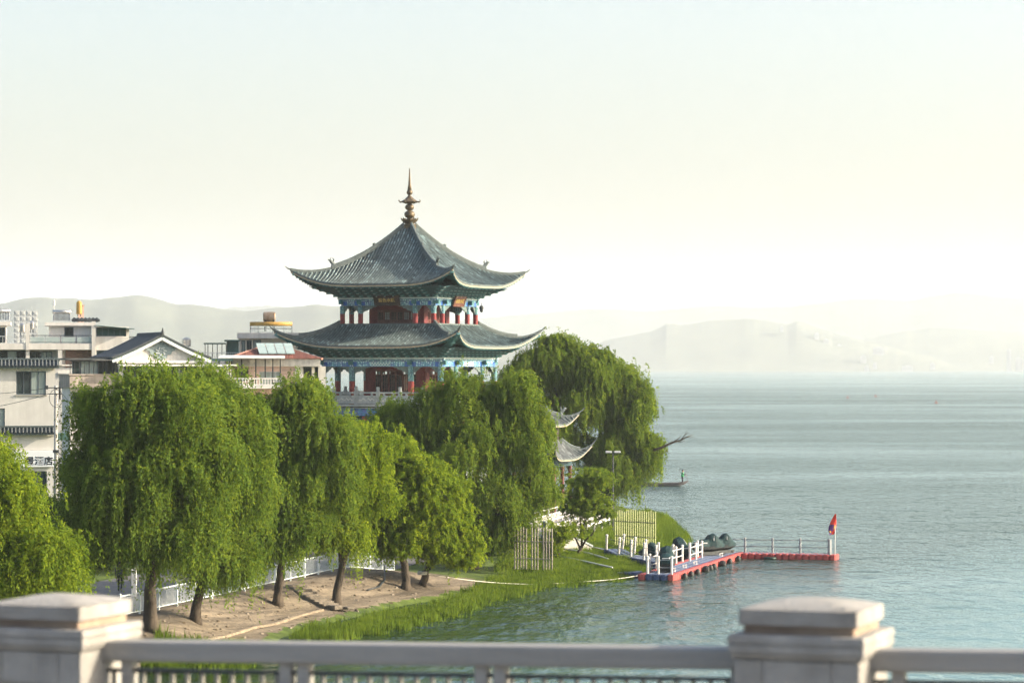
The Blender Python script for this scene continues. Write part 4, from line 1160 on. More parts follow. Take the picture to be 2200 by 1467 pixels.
def tile_eave(t, Fq, x0, x1, y0, y1, d0, d1, name='tile_eave', sp=0.26):
    """narrow pent roof of barrel tiles along a wall: every tile course its own piece"""
    X0, X1, Zt, Zb = Fq.x(x0), Fq.x(x1), Fq.z(y0), Fq.z(y1)
    mb = MB()
    mb.add([(X0,d1,Zt),(X1,d1,Zt),(X1,d0,Zb),(X0,d0,Zb),(X0,d1,Zt-.12),(X1,d1,Zt-.12),(X1,d0,Zb-.1),(X0,d0,Zb-.1)], [(0,1,2,3),(7,6,5,4),(3,2,6,7),(0,3,7,4),(1,5,6,2)])
    mb.tube([(X0-.05,d1,Zt+.05),(X1+.05,d1,Zt+.05)], .12, 7)
    e = mb.build(name, M_PAN, t)
    n = int((X1-X0)/sp)
    row = MB(); row.tube([(0,0,0),(0,(d1-d0),(Zt-Zb))], [.085,.07], 6); me = row.mesh('tile_course', M_SLATE)
    for i in range(n): inst('tile_course', me, e, (X0+(i+.5)*(X1-X0)/n, d0-.03, Zb+.03))
    return e

def solar_heater(label, x0, x1, y0, y1, Z, group=None, d=0.0):
    t = bthing('solar_heater', label, 'solar heater', (x0+x1)/2, Z, y1, 0, group); f = Fac(t, Z)
    w0, w1, h = f.x(x0), f.x(x1), f.z(y0)
    mb = MB(); mb.tube([(w0, .5, h-.16), (w1, .5, h-.16)], .18, 10); mb.build('tank', M_STEEL if 'yellow' not in label else M_YELLOW, t, smooth=True)
    n = 14
    g = MB(); 
    for i in range(n): xx = w0+.12+(w1-w0-.24)*i/(n-1); g.tube([(xx, .42, h-.30), (xx, -.35, .12)], .035, 5)
    g.build('glass_tubes', M_SOLAR, t, kind='stuff')
    g = MB()
    for xx in (w0+.05, w1-.05): g.bar((xx, .5, h-.2), (xx, -.42, .02), .05, .05); g.bar((xx, .5, h-.2), (xx, .6, 0), .05, .05); g.bar((xx, .6, .03), (xx, -.42, .03), .04, .04)
    g.bar((w0, -.40, .10), (w1, -.40, .10), .06, .06); g.build('stand', M_GREYP, t)
    return t
def cyl_tank(label, x0, x1, y0, y1, Z, mat, group=None, legs=0.0):
    t = bthing('water_tank', label, 'water tank', (x0+x1)/2, Z, y1, 0, group); f = Fac(t, Z); r = (f.x(x1)-f.x(x0))/2; h = f.z(y0)
    mb = MB(); mb.lathe([(r*.9, legs), (r, legs+.06), (r, legs+(h-legs)*.33), (r*1.03, legs+(h-legs)*.35), (r, legs+(h-legs)*.37), (r, legs+(h-legs)*.66), (r*1.03, legs+(h-legs)*.68), (r, legs+(h-legs)*.70), (r, h-.18), (r*.55, h-.05), (r*.2, h)], 18)
    mb.build('tank', mat, t)
    for k in (0, 1, 2, 3): a = math.pi/4+math.pi/2*k; g = MB(); g.bar((r*.7*math.cos(a), r*.7*math.sin(a), 0), (r*.7*math.cos(a), r*.7*math.sin(a), legs+.08), .06, .06); g.build('leg', M_DKMETAL, t)
    return t

# --- the hotel at the left edge
Z = 200
ho = bthing('hotel', 'plain pale grey house with tiled eaves and a white sign board, at the left edge', 'building', 50, Z); f = Fac(ho, Z)
f.wall('wall', M_WALLG, -90, 118, 786, None, 0, 7.5, [(35,98,797,848), (-30,11,877,926), (-60,-38,797,848), (-40,20,1008,1060), (40,100,1012,1060)])
f.window(35, 98, 797, 848, 0, 4, 1, curtain=(2,3)); f.window(-30, 11, 877, 926, 0, 2, 1, curtain=(1,)); f.window(-60, -38, 797, 848, 0, 1, 1)
f.window(-40, 20, 1008, 1060, 0, 3, 1); f.window(40, 100, 1012, 1060, 0, 3, 1)
tile_eave(ho, f, -95, 126, 774, 788, -.45, .35)
f.part('cornice', M_WALLW, -90, 119, 789, 793, -.12, -.003)
tile_eave(ho, f, -90, 117, 919, 931, -.50, -.02); f.part('cornice', M_WALLW, -90, 117, 932, 936, -.14, -.003)
f.part('signband', M_WALLG, -90, 117, 966, 968, -.2, -.003)
sb = f.part('sign_board', M_SIGNW, -60, 115, 968, 1003, -.22, -.06, bevel=.02)
text_obj('景酒店', .66, M_INK, sb, Matrix.Translation((f.x(84), -.225, f.z(991))) @ Matrix.Rotation(R(90), 4, 'X'), bold=.012, sx=1.0)
mb = MB(); mb.box(f.x(118)+.003, f.x(150), 3, 7, f.z(948), f.z(934)); mb.build('green_awning', M_AWN, ho)
# --- utility pole in front of its corner
up = bthing('utility_pole', 'thin concrete utility pole with wires in front of the hotel corner', 'pole', 120, 190); f = Fac(up, 190)
mb = MB(); mb.tube([(0,0,-.5), (0,0,f.z(828))], [.17,.11], 10); mb.build('pole', M_CONC, up, smooth=True)
mb = MB(); mb.bar((-.6,-.12,f.z(833)), (.5,-.12,f.z(833)), .07, .07); mb.bar((-.5,-.12,f.z(846)), (.45,-.12,f.z(846)), .06, .06); mb.build('crossarm', M_DKMETAL, up)
mb = MB(); mb.box(-.75, -.52, -.22, -.02, f.z(836), f.z(828)); mb.box(-.2, .2, -.2, .2, f.z(972), f.z(966)); mb.tube([(.1,-.15,f.z(970)), (.3,-.2,f.z(976)), (.42,-.2,f.z(978)), (.45,-.2,f.z(974))], .035, 6); mb.build('bracket', M_DKMETAL, up)
def wire(pts, r=.018, name='wire'):
    mb = MB(); mb.tube(pts, r, 4); mb.build(name, M_DKMETAL, up)
def sagw(a, b, sag, n=12): 
    a, b = Vector(a), Vector(b); return [a.lerp(b, i/n) - Vector((0,0,sag*4*(i/n)*(1-i/n))) for i in range(n+1)]
wire(sagw((-.5,-.12,f.z(833)), (-12,6,f.z(838)+.2), .5)); wire(sagw((-.5,-.12,f.z(846)), (-12,-2,f.z(882)), .6)); wire(sagw((.45,-.12,f.z(846)), (4.5,-4,f.z(960)), .4))
wire([(.12+.45*math.cos(a)-.1, -.2, f.z(855)+.62*math.sin(a)) for a in [i*math.pi/8 for i in range(17)]], .02)

# --- terraced block behind it
Z = 245
tb_ = bthing('apartment_building', 'white terraced block with glass fronted roof terrace behind the hotel', 'building', 100, Z); f = Fac(tb_, Z)
f.wall('wall', M_WALLW, -120, 200, 740, None, 0, 12, [(-60,56,752,780), (64,124,752,785), (133,196,752,790), (147,163,818,858), (147,165,880,926), (126,130,818,858)], rec=1.1)
f.window(-60, 56, 753, 780, .9, 6, 1, rec=.16, curtain=(1,4), sill=False); f.window(64, 112, 755, 785, .9, 4, 1, rec=.16, curtain=(2,3), sill=False)
f.window(148, 163, 818, 858, .8, 2, 1, rec=.16, curtain=(1,)); f.window(148, 165, 880, 926, .8, 2, 1, rec=.16)
mb = MB(); f.box(mb, 140, 196, 752, 790, 1.0, 1.08); mb.build('loggia_back', pmat('dull_red_wall', (.26,.17,.14), (.2,.13,.11), .9), tb_)
f.part('slab', M_WALLW, -124, 203, 738, 751, -.25, -.003); f.part('cornice', M_WALLW, 124, 166, 783, 786, -.15, -.003); f.part('cornice', M_WALLW, 124, 166, 800, 806, -.15, -.003)
for x0, x1, y0, y1 in ((56,64,695,752), (124,133,752,785), (196,204,690,790)): f.part('pillar', M_WALLW, x0, x1, y0, y1, -.30, -.02)
f.rail(-60, 56, 722, 740, -.1, M_GREYP, 12); f.rail(64, 196, 720, 738, -.1, M_DKMETAL, 4)
for i in range(4):
    g = MB(); f.box(g, 66+i*33, 95+i*33, 724, 737, -.12, -.09); g.build('glass_panel', pmat('frosted_panel', (.36,.43,.43), (.30,.37,.37), .3), tb_)
f.wall('roof_room', M_WALLW, 105, 196, 699, 741, 2.0, 7.0, [(138,158,702,722)]); f.window(138, 158, 702, 722, 2.0, 1, 1)
f.part('roof_slab', M_WALLW, 96, 200, 692, 699, 1.4, 7.5)
f.wall('roof_room', M_WALLW, -60, 14, 699, 741, 1.5, 6.0, [(-4,12,703,739)]); f.window(-4, 12, 703, 739, 1.5, 1, 2, sill=False); f.part('roof_slab', M_WALLW, -70, 24, 691, 698.9, 1.0, 6.5)
# right wing with sloping sheet roof
f.wall('side_wing', M_WALLW, 204.2, 276, 724, None, .3, 9, [(206,240,752,768)]); f.wall('side_wing', M_WALLW, 204.2, 276, 701, 723.9, .5, 9, [(206,270,703,722)], rec=.3)
f.window(206, 270, 703, 722, .5, 5, 1, rec=.3, mat=M_AWN, sill=False); f.window(206, 240, 752, 768, .3, 2, 1, sill=False)
mb = MB(); mb.add([(f.x(203),-.4,f.z(698)),(f.x(287),-.4,f.z(706)),(f.x(287),8,f.z(703)),(f.x(203),8,f.z(695)),(f.x(203),-.4,f.z(699.5)),(f.x(287),-.4,f.z(707.5)),(f.x(287),8,f.z(704.5)),(f.x(203),8,f.z(696.5))], [(0,1,2,3),(7,6,5,4),(0,4,5,1),(1,5,6,2),(2,6,7,3),(3,7,4,0)]); mb.build('sheet_roof', M_AWN, tb_)
f.rail(277, 320, 722, 728, 2.0, M_DKMETAL, 5)
SG = 'solar water heaters on the roofs'
solar_heater('silver solar water heater on the roof room of the terraced block', 113, 152, 666, 692, 250, SG)
solar_heater('solar water heater cut by the left edge of the photo', -30, 21, 664, 691, 249, SG)
WG2 = 'steel water tanks on the roofs'
cyl_tank('short steel water tank in front of the panelled tank', 41, 55, 694, 721, 246, M_STEEL, WG2, .3); cyl_tank('slimmer taller steel water tank right of the short one', 63, 74, 689, 715, 246.5, M_STEEL, WG2, .3)
cyl_tank('ochre water tank on a tall stand beside the solar heater', 164, 176, 646, 680, 249, M_YELLOW, WG2, .2)
t = bthing('chimney', 'pink plastered chimney under the ochre water tank', 'chimney', 173, 249.8, 692); ff = Fac(t, 249.8); mb = MB(); mb.box(-.22, .3, -.2, .2, -.1, ff.z(657)); mb.box(-.28, .36, -.26, .26, ff.z(657)+.003, ff.z(655)); mb.build('shaft', M_PINK, t)
t = bthing('junk_pile', 'dark heap of roof clutter beside the pink chimney', 'clutter', 184, 248, 692); mb = MB(); rr = random.Random(3)
for i in range(7): x = -1.0+.33*i; mb.lathe([(.02,0),(.2+.1*rr.random(),.05),(.22+.1*rr.random(),.22),(.12,.36),(.03,.42)], 7, (x, rr.uniform(-.2,.2), 0))
mb.build('heap', M_DKMETAL, t)
# panelled sectional tank
t = bthing('panel_tank', 'square grey sectional water tank of embossed panels on the roof', 'water tank', 56, 256, 740); ff = Fac(t, 256); w0, w1, h0, h1 = ff.x(30), ff.x(81), .0, ff.z(667)
mb = MB(); mb.box(w0+.03, w1-.03, .03, 2.4, h0, h1-.03); mb.build('shell', M_GREYP, t)
pm = MB(); pw_, ph_ = (w1-w0)/4, (h1-h0)/6; pm.frus(-pw_/2+.02, pw_/2-.02, -ph_/2+.02, ph_/2-.02, 0, .05, .16, 0, Matrix.Rotation(R(90), 4, 'X')); pme = pm.mesh('panel', pmat('galvanised', (.40,.42,.41), (.33,.35,.34), .5, 2))
for i in range(4):
    for j in range(6): inst('panel', pme, t, (w0+pw_*(i+.5), .03, h0+ph_*(j+.5)))

# --- gable house
Z = 215; al = R(20)
gh = thing('gable_house', 'house with dark gable roof and grey cloud ornament on its white gable', 'building', (XW(345, Z), Z, 1.4), al); s = Z/F
zr, ze = ZW(720, Z)-1.4, ZW(769, Z)-1.4
hw = 94*s/math.cos(al); L_ = 7.5
def gbox(mb, x0, x1, y0, y1, z0, z1, m=0): mb.box(x0, x1, y0, y1, z0, z1, m)
wl = MB(); wl.box(-hw+.35, hw-.35, .02, L_, -.5, ze-.2); wl.build('wall', M_WALLW, gh)
gb = MB(); n = 10
up_ = [(-hw+.25, ze-.18)] + [(x, ze-.18 + (zr-.28-ze+.18)*(1-abs(x)/(hw-.25))**1.15) for x in np.linspace(-hw+.25, hw-.25, 2*n+1)[1:-1]] + [(hw-.25, ze-.18)]
gb.prism(up_, Matrix.Translation((0, 0, 0)), .25); gb.build('gable', M_WALLW, gh)
for sg in (-1, 1):
    mb = MB(); m = 10
    prof = [(sg*hw*1.08*i/m, zr - (zr-ze)*(1-(1-i/m)**1.15)) for i in range(m+1)]
    vs = [(x, -.55, z) for x, z in prof] + [(x, L_+.4, z) for x, z in prof] + [(x, -.55, z-.16) for x, z in prof] + [(x, L_+.4, z-.16) for x, z in prof]
    k = m+1; fs = []
    for i in range(m): fs += [(i, i+1, k+i+1, k+i), (2*k+i, 3*k+i, 3*k+i+1, 2*k+i+1), (i, 2*k+i, 2*k+i+1, i+1), (k+i, k+i+1, 3*k+i+1, 3*k+i)]
    fs.append((m, 2*k+m, 3*k+m, k+m)); mb.add(vs, fs); rf = mb.build('roof', M_PAN, gh)
    tl = MB()
    for j in range(30):
        y = -.5 + (L_+.8)*j/29
        tl.tube([(x, y, z+.03) for x, z in prof[::2]], .085, 5, 0, True, .35+.3*random.random())
    tl.build('roof_tiles', M_SLATE, rf, kind='stuff')
    bg = MB()
    for i in range(m): bg.bar((prof[i][0], -.50, prof[i][1]-.26), (prof[i+1][0], -.50, prof[i+1][1]-.26), .12, .22)
    bg.build('barge_board', pmat('pale_blue_trim', (.55,.60,.62), (.48,.53,.55), .6), rf)
mb = MB(); mb.tube([(0, -.6, zr+.1), (0, L_+.4, zr+.1)], .16, 8); mb.tube([(0,-.55,zr+.1),(0,-.75,zr+.3),(0,-.7,zr+.55)], [.14,.1,.03], 6); mb.build('roof_ridge', M_SLATE, gh)
om = MB(); oz = zr-.55
out = [(0,0),(.45,-.12),(.75,-.42),(1.15,-.40),(1.35,-.62),(1.0,-.78),(.95,-1.02),(.6,-1.05),(.5,-1.35),(.22,-1.38),(0,-1.75)]
out = out + [(-x, z) for x, z in out[-2:0:-1]]
om.prism([(x*.86, oz+z*.92) for x, z in out], Matrix.Translation((0, -.10, 0)), .10)
for k in range(7): a = k*.9; om.tube([(.45*math.cos(a), -.12, oz-.68+.34*math.sin(a)), (.2*math.cos(a+.6), -.14, oz-.68+.18*math.sin(a+.6))], .06, 5, 1)
om.build('cloud_ornament', [pmat('grey_blue_stucco', (.27,.33,.34), (.21,.27,.28), .8, 8, bump=.4), pmat('pale_stucco', (.5,.54,.54), (.42,.47,.47), .8)], gh)
mb = MB(); mb.box(-hw+.1, hw-.1, -.28, -.003, ze-.38, ze-.20); mb.box(-hw+.2, hw+2.2, -.9, -.003, ze-.62, ze-.50); mb.build('white_band', M_WHITEP, gh)
for i, x in enumerate((-2.2, -.75, .75, 2.2)):
    mb = MB(); z0, z1 = ze-2.2, ze-.66
    for a, b, c, d in ((x-.65, x-.58, z0, z1), (x+.58, x+.65, z0, z1), (x-.58, x+.58, z0, z0+.07), (x-.58, x+.58, z1-.07, z1), (x-.035, x+.035, z0+.07, z1-.07)): mb.box(a, b, -.06, .015, c, d)
    w = mb.build('window', M_FRAME, gh); g = MB(); g.box(x-.58, x+.58, -.03, .012, z0+.07, z1-.07); g.build('pane', M_CURTAIN if i == 1 else M_GLASS, w)
# glazed balcony on its left
zb = ZW(806, Z)-1.4; zt2 = ZW(773, Z)-1.4
lx0, lx1 = -hw-3.4, -hw+.35
mb = MB(); mb.box(lx0, lx1-.003, .3, 4.5, ZW(832, Z)-1.4, zb); mb.box(lx0-.08, lx1-.004, .22, 4.6, zb+.003, zb+.1); mb.build('balcony', pmat('stained_render', (.42,.36,.31), (.30,.26,.23), .9, 2.0, streak=.3), gh)
mb = MB(); mb.box(lx0+.2, lx1-.005, 1.2, 4.4, -.5, ZW(832, Z)-1.403); mb.build('lower_wall', M_WALLW, gh)
for x in (lx0+.9, lx0+2.4):
    mb = MB(); mb.box(x-.5, x+.5, 1.10, 1.197, ZW(880, Z)-1.4, ZW(842, Z)-1.4); w = mb.build('window', M_FRAME, gh); g = MB(); g.box(x-.44, x-.02, 1.08, 1.099, ZW(878, Z)-1.4, ZW(844, Z)-1.4); g.box(x+.02, x+.44, 1.08, 1.099, ZW(878, Z)-1.4, ZW(844, Z)-1.4); g.build('pane', M_GLASS, w)
mb = MB()
for i in range(6): x = lx0+.3+(lx1-lx0-.5)*i/5; mb.box(x-.03, x+.03, .75, .81, zb+.1, zt2-.1)
mb.box(lx0+.2, lx1-.01, .74, .82, zt2-.1, zt2-.04); cons = mb.build('conservatory', M_FRAME, gh)
for i in range(5):
    x = lx0+.3+(lx1-lx0-.5)*i/5; g = MB(); g.box(x+.035, x+(lx1-lx0-.5)/5-.035, .77, .79, zb+.1, zt2-.1); g.build('pane', M_CURTAIN if i in (1, 2) else M_GLASS, cons)
mb = MB(); mb.box(lx0-.3, lx1-.006, .2, 4.6, zt2, zt2+.12); mb.build('flat_roof', M_SLATE, gh)
mb = MB(); mb.box(lx0, lx1-.01, .34, .40, zb+1.05, zb+1.12)
for i in range(11): x = lx0+.05+(lx1-lx0-.12)*i/10; mb.box(x-.025, x+.025, .35, .39, zb+.1, zb+1.05)
mb.build('balcony_rail', M_DKMETAL, gh)

# --- pink sided house with red hipped roof
Z = 235
ph = bthing('pink_house', 'pink sided house with red tiled hip roof and white balustrade beside the pagoda', 'building', 590, Z); f = Fac(ph, Z)
f.wall('wall', M_PINK, 500, 634, 787, None, 0, 9, [(512,534,790,818), (557,604,798,828), (520,560,850,900)], rec=.2)
f.window(557, 604, 798, 828, 0, 4, 1, mat=M_CURTAIN, rec=.2, frame=M_GREYP, sill=False); f.window(512, 534, 790, 818, 0, 1, 1, rec=.2, sill=False); f.window(520, 560, 850, 900, 0, 2, 1, rec=.2)
for y in (795, 803, 811, 819, 827, 835):
    mb = MB(); f.box(mb, 606, 633.8, y, y+.8, -.02, -.002); mb.build('siding_joint', pmat('dark_joint_paint', (.30,.21,.18), (.26,.18,.15), .9), ph)  # siding joints as thin darker brown strips
f.part('corner_pier', M_WALLW, 634.2, 650, 787, 900, -.1, 8); f.wall('side_bay', M_WALLG, 650.2, 700, 787, None, 1.0, 8, [(652,670,788,840), (676,684,788,840)], rec=.8)
f.window(652, 670, 788, 840, 1.6, 1, 1, sill=False); f.window(676, 684, 788, 840, 1.6, 1, 1, sill=False)
f.part('eave_band', pmat('stained_white_band', (.58,.55,.50), (.40,.38,.35), .9, 3.0, streak=.3), 484, 688, 771, 786.8, -.45, 9.2)
# hip roof
x0, x1, xa, xb = f.x(488), f.x(692), f.x(572), f.x(592); zt_, zb_ = f.z(741), f.z(771)+.003
mb = MB(); mb.add([(x0,-.6,zb_),(x1,-.6,zb_),(x1,9.3,zb_),(x0,9.3,zb_),(xa,3.5,zt_),(xb,3.5,zt_)], [(0,1,5,4),(1,2,5),(2,3,4,5),(3,0,4),(3,2,1,0)]); rf = mb.build('roof', M_REDROOF, ph)
tl = MB()
for i in range(56):
    x = x0 + (x1-x0)*(i+.5)/56
    tt = min((x-x0)/(xa-x0), (x1-x)/(x1-xb), 1.0)
    tl.tube([(x, -.58, zb_+.03), (x, -.58+4.1*tt*.98, zb_+.03+(zt_-zb_)*tt*.98)], .05, 5, 0, True, random.random())
tl.build('roof_tiles', M_REDROOF, rf, kind='stuff')
for a, b in (((x0,-.6,zb_),(xa,3.5,zt_)), ((x1,-.6,zb_),(xb,3.5,zt_)), ((xa,3.5,zt_),(xb,3.5,zt_))):
    mb = MB(); mb.tube([a, b], .11, 6); mb.build('hip_ridge', pmat('pale_red_ridge', (.40,.22,.17), (.33,.17,.13), .8), rf)
sl = (zt_-zb_)/4.1
for i in range(4):
    mb = MB(); a = f.x(557+i*19.5); w = f.x(575)-f.x(557); y0, y1 = .35, 2.2; q0, q1 = zb_+sl*(y0+.6)+.22, zb_+sl*(y1+.6)+.30; sh = -.28
    mb.add([(a,y0,q0),(a+w,y0,q0),(a+w+sh,y1,q1+.25),(a+sh,y1,q1+.25),(a,y0,q0-.08),(a+w,y0,q0-.08),(a+w+sh,y1,q1+.17),(a+sh,y1,q1+.17)], [(0,1,2,3),(7,6,5,4),(0,4,5,1),(1,5,6,2),(2,6,7,3),(3,7,4,0)])
    mb.build('solar_panel', pmat('pale_solar_glass', (.36,.45,.43), (.30,.38,.37), .2, spec=.8), ph)
# balcony with turned balusters, canopy on thin posts
f.part('balcony_slab', M_WHITEP, 495, 610, 827, 834, -1.9, -.003)
bl = MB(); f.box(bl, 495, 609, 811.5, 814.5, -1.86, -1.70); f.box(bl, 495, 609, 825, 827, -1.86, -1.70); bl.build('balustrade_rail', M_WHITEP, ph)
bm0 = MB(); H = f.z(814.5)-f.z(825); bm0.lathe([(.06,0),(.06,H*.12),(.035,H*.2),(.075,H*.45),(.04,H*.78),(.06,H*.88),(.06,H)], 8); bme = bm0.mesh('baluster', M_WHITEP)
for i in range(19): inst('baluster', bme, ph, (f.x(498+i*6), -1.78, f.z(825)))
mb = MB(); f.box(mb, 604, 609.5, 810, 827, -1.90, -1.68); mb.build('end_post', M_WHITEP, ph)
mb = MB(); mb.add([(f.x(470),-2.3,f.z(768)),(f.x(612),-2.3,f.z(768.5)),(f.x(612),-.46,f.z(764)),(f.x(475),-.46,f.z(763)),(f.x(470),-2.3,f.z(770)),(f.x(612),-2.3,f.z(770.5)),(f.x(612),-.46,f.z(766)),(f.x(475),-.46,f.z(765))], [(0,1,2,3),(7,6,5,4),(0,4,5,1),(1,5,6,2),(2,6,7,3),(3,7,4,0)]); mb.build('canopy', M_WHITEP, ph)
for x in (499, 520, 550, 570, 586, 602):
    mb = MB(); mb.box(f.x(x)-.05, f.x(x)+.05, -1.66, -1.56, f.z(827), f.z(768)); mb.build('canopy_post', M_DKMETAL, ph)
t = bthing('barrel', 'blue plastic barrel planter on the pink house balcony', 'barrel', 516, Z-.9, 812); mb = MB(); mb.lathe([(.22,-.6),(.26,-.55),(.27,0),(.25,.02),(.24,.02)], 12); mb.build('tub', M_BLUE, t)
rl = [(Vector((0,0,.35)), .3, .3, .28)]; o = bpy.data.objects.new('foliage', crown_mesh(rl, 77, dens=4, slen=(.2,.4), llen=.12, lwid=.04, K=5, mat=M_FRESH)); COL.objects.link(o); o.parent = t
# lean-to between the gable house and the pink house
t = bthing('lean_to', 'low dark lean-to roof on posts left of the pink house balcony', 'shed', 475, 228); ff = Fac(t, 228)
ff.part('roof', M_AWN, 440, 500, 771, 775, -1.0, 3.5)
for x in (446, 470, 492): ff.part('post', M_DKMETAL, x, x+2, 775.1, 900, -.8, -.7)
ff.wall('wall', M_WALLG, 442, 497, 792, None, .5, 3.3, [(452,470,800,830)]); ff.window(452, 470, 800, 830, .5, 2, 1)

# --- beige block behind with rooftop tank
Z = 264
bb = bthing('beige_block', 'beige block with pale cornice and roof tank behind the pink house', 'building', 570, Z); f = Fac(bb, Z)
f.wall('wall', M_BEIGE, 514, 646, 727, None, 0, 10, [(519,527,731,762), (530,541,731,762), (544,561,730,758)])
f.window(519, 527, 731, 762, 0, 1, 1, mat=M_CURTAIN); f.window(530, 541, 731, 762, 0, 2, 1); f.window(544, 561, 730, 758, 0, 2, 1, mat=M_CURTAIN)
f.part('cornice', M_WALLW, 510, 652, 715, 726.8, -.5, 10.4)
for y in (736, 744, 752): mb = MB(); f.box(mb, 563, 645.8, y, y+.7, -.015, -.002); mb.build('siding_joint', M_BEIGE, bb)
t = bthing('solar_heater', 'wide solar heater with long ochre tank on the beige block roof', 'solar heater', 584, 266, 715, 0, SG); ff = Fac(t, 266)
mb = MB(); mb.tube([(ff.x(537),.4,ff.z(696)), (ff.x(628),.4,ff.z(696))], .21, 10); mb.build('tank', M_YELLOW, t, smooth=True)
g = MB()
for i in range(30): xx = ff.x(541)+(ff.x(625)-ff.x(541))*i/29; g.tube([(xx,.3,ff.z(699)), (xx,-.5,.1)], .03, 5)
g.build('glass_tubes', pmat('pale_tube_glass', (.35,.40,.40), (.28,.33,.33), .15), t, kind='stuff')
g = MB()
for x in (538, 555, 585, 610, 627): g.bar((ff.x(x),.4,ff.z(698)), (ff.x(x),-.55,.02), .06, .06); g.bar((ff.x(x),.4,ff.z(698)), (ff.x(x),.7,.02), .06, .06)
g.bar((ff.x(538),-.1,ff.z(706)), (ff.x(627),-.1,ff.z(706)), .07, .07); g.build('stand', M_DKMETAL, t)
t = bthing('water_tank', 'fat rusty steel tank lying above the ochre solar heater', 'water tank', 579, 267, 692, 0, WG2); ff = Fac(t, 267); r = ff.z(670)/2
mb = MB(); mb.tube([(ff.x(566)-.03,0,r), (ff.x(567.5),0,r), (ff.x(579),0,r), (ff.x(590),0,r), (ff.x(592),0,r)], [r*.8,r,r*1.03,r,r*.8], 18); mb.build('tank', pmat('rusty_steel', (.34,.30,.25), (.22,.14,.08), .45, 2.0, metal=.5), t); mb = MB(); mb.box(ff.x(568), ff.x(572), -.4, .4, -.9, .2); mb.box(ff.x(586), ff.x(590), -.4, .4, -.9, .2); mb.build('stand', M_DKMETAL, t)
# --- roof pergola and pale tank behind the gable house
t = bthing('roof_terrace', 'roof terrace with thin pergola posts and glass rail behind the gable house', 'building', 470, 258); ff = Fac(t, 258)
ff.wall('wall', M_WALLG, 390, 528, 770, None, 0, 8, [(430,470,790,820)]); ff.window(430, 470, 790, 820, 0, 2, 1)
for x in (440, 446, 456, 466, 476, 485): ff.part('post', M_DKMETAL, x, x+1.6, 739.1, 770, .3, .38)
ff.part('pergola_slab', M_AWN, 438, 486, 736.5, 739, -.3, 4); ff.part('pergola_slab', M_AWN, 482, 516, 730, 733, -.4, 5); ff.part('dark_wall', M_AWN, 487, 513, 733.1, 770, .4, 4)
ff.rail(430, 520, 757, 770, -.1, M_GREYP, 18)
cyl_tank('pale steel water tank on the roof right of the dark gable', 391, 410, 725, 749, 259, M_STEEL, WG2, .2)
t = bthing('antenna', 'thin white tipped antenna mast on the terraced block roof', 'antenna', 116, 251, 692); ff = Fac(t, 251); mb = MB(); mb.tube([(0,0,0),(0,0,ff.z(658))], .04, 5); mb.build('mast', M_GREYP, t); mb = MB(); mb.lathe([(.02,ff.z(658)),(.10,ff.z(655)),(.09,ff.z(646)),(.02,ff.z(643))], 8); mb.build('tip', M_WHITEP, t)

# --- pale buildings on the far shore under the hill
for i, (px, py, w, h, lab) in enumerate([
    (2168, 797, 7, 46, 'tall pale tower block on the far shore, nearest the right edge but one'), (2188, 797, 9, 28, 'pale block on the far shore at the right edge'), (2196, 797, 5, 26, 'narrow pale block on the far shore cut by the right edge'),
    (1888, 754, 22, 7, 'long white building on the saddle of the far hill'), (1680, 705, 7, 4, 'small white building high on the far hill ridge'), (1862, 793, 8, 6, 'small white house on the far shore below the long white building'),
    (1880, 785, 7, 5, 'tiny pale house just above the far shore'), (1950, 790, 22, 4, 'long low pale building on the far shore'), (2004, 786, 9, 6, 'pale house on the far shore right of the low building'), (2130, 774, 7, 8, 'pale house on the slope left of the tower block'),
    (1755, 722, 9, 6, 'pale house high on the right shoulder of the far hill'), (1775, 735, 11, 6, 'wide pale house lower on the right shoulder of the far hill'), (1803, 746, 8, 6, 'pale house at the foot of the hill shoulder'), (1855, 772, 12, 7, 'pale house above the far shore near the saddle')]):
    Zb = 8430.0 if py > 780 else (8700.0 if px < 1830 else 8560.0 if px < 1900 else 9200.0)
    fb = thing('far_building', lab, 'building', (XW(px, Zb), Zb, max(ZW(py, Zb), -1)), 0, 'pale buildings on the far shore'); k = Zb/F
    mb = MB(); mb.box(-w*k/2, w*k/2, -8, 14, -12, h*k); mb.box(-w*k*.2, w*k*.25, -4, 6, h*k+.01, h*k+3); mb.build('wall', pmat('far_render', (.36,.36,.37), (.28,.28,.29), .9), fb)
# ------------------------------------------------------------------ white promenade fence
M_FENCE = pmat('white_fence_paint', (0.60, 0.66, 0.68), (0.50, 0.56, 0.58), 0.5, 2.0)
fe = thing('promenade_fence', 'long white metal fence along the top of the dirt bank behind the trees', 'fence', (FA.x, FA.y, 0), math.atan2(fd.y, fd.x))
flen = (FB-FA).length + 8; npan = 18; pl = flen/npan
def fz_(s): p = FA + fd*s; return float(hgt(p.x, p.y, False))
pm = MB(); pm.box(-.045, .045, -.045, .045, -.1, 1.16); pm.frus(-.06, .06, -.06, .06, 1.16, 1.22, .03); pme = pm.mesh('fence_post', M_FENCE)
for i in range(npan+1): inst('fence_post', pme, fe, (i*pl-2, 0, fz_(i*pl-2)))
for i in range(npan):
    a, b = i*pl-2, (i+1)*pl-2
    for h, nm in ((1.08, 'top_rail'), (.15, 'bottom_rail')):
        mb = MB(); mb.bar((a+.05, 0, fz_(a)+h), (b-.05, 0, fz_(b)+h), .05, .05); mb.build(nm, M_FENCE, fe)
mb = MB()
for i in range(int(flen/.16)):
    s = -2 + i*.16; mb.box(s-.010, s+.010, -.010, .010, fz_(s)+.17, fz_(s)+1.06)
mb.build('fence_bars', M_FENCE, fe, kind='stuff')
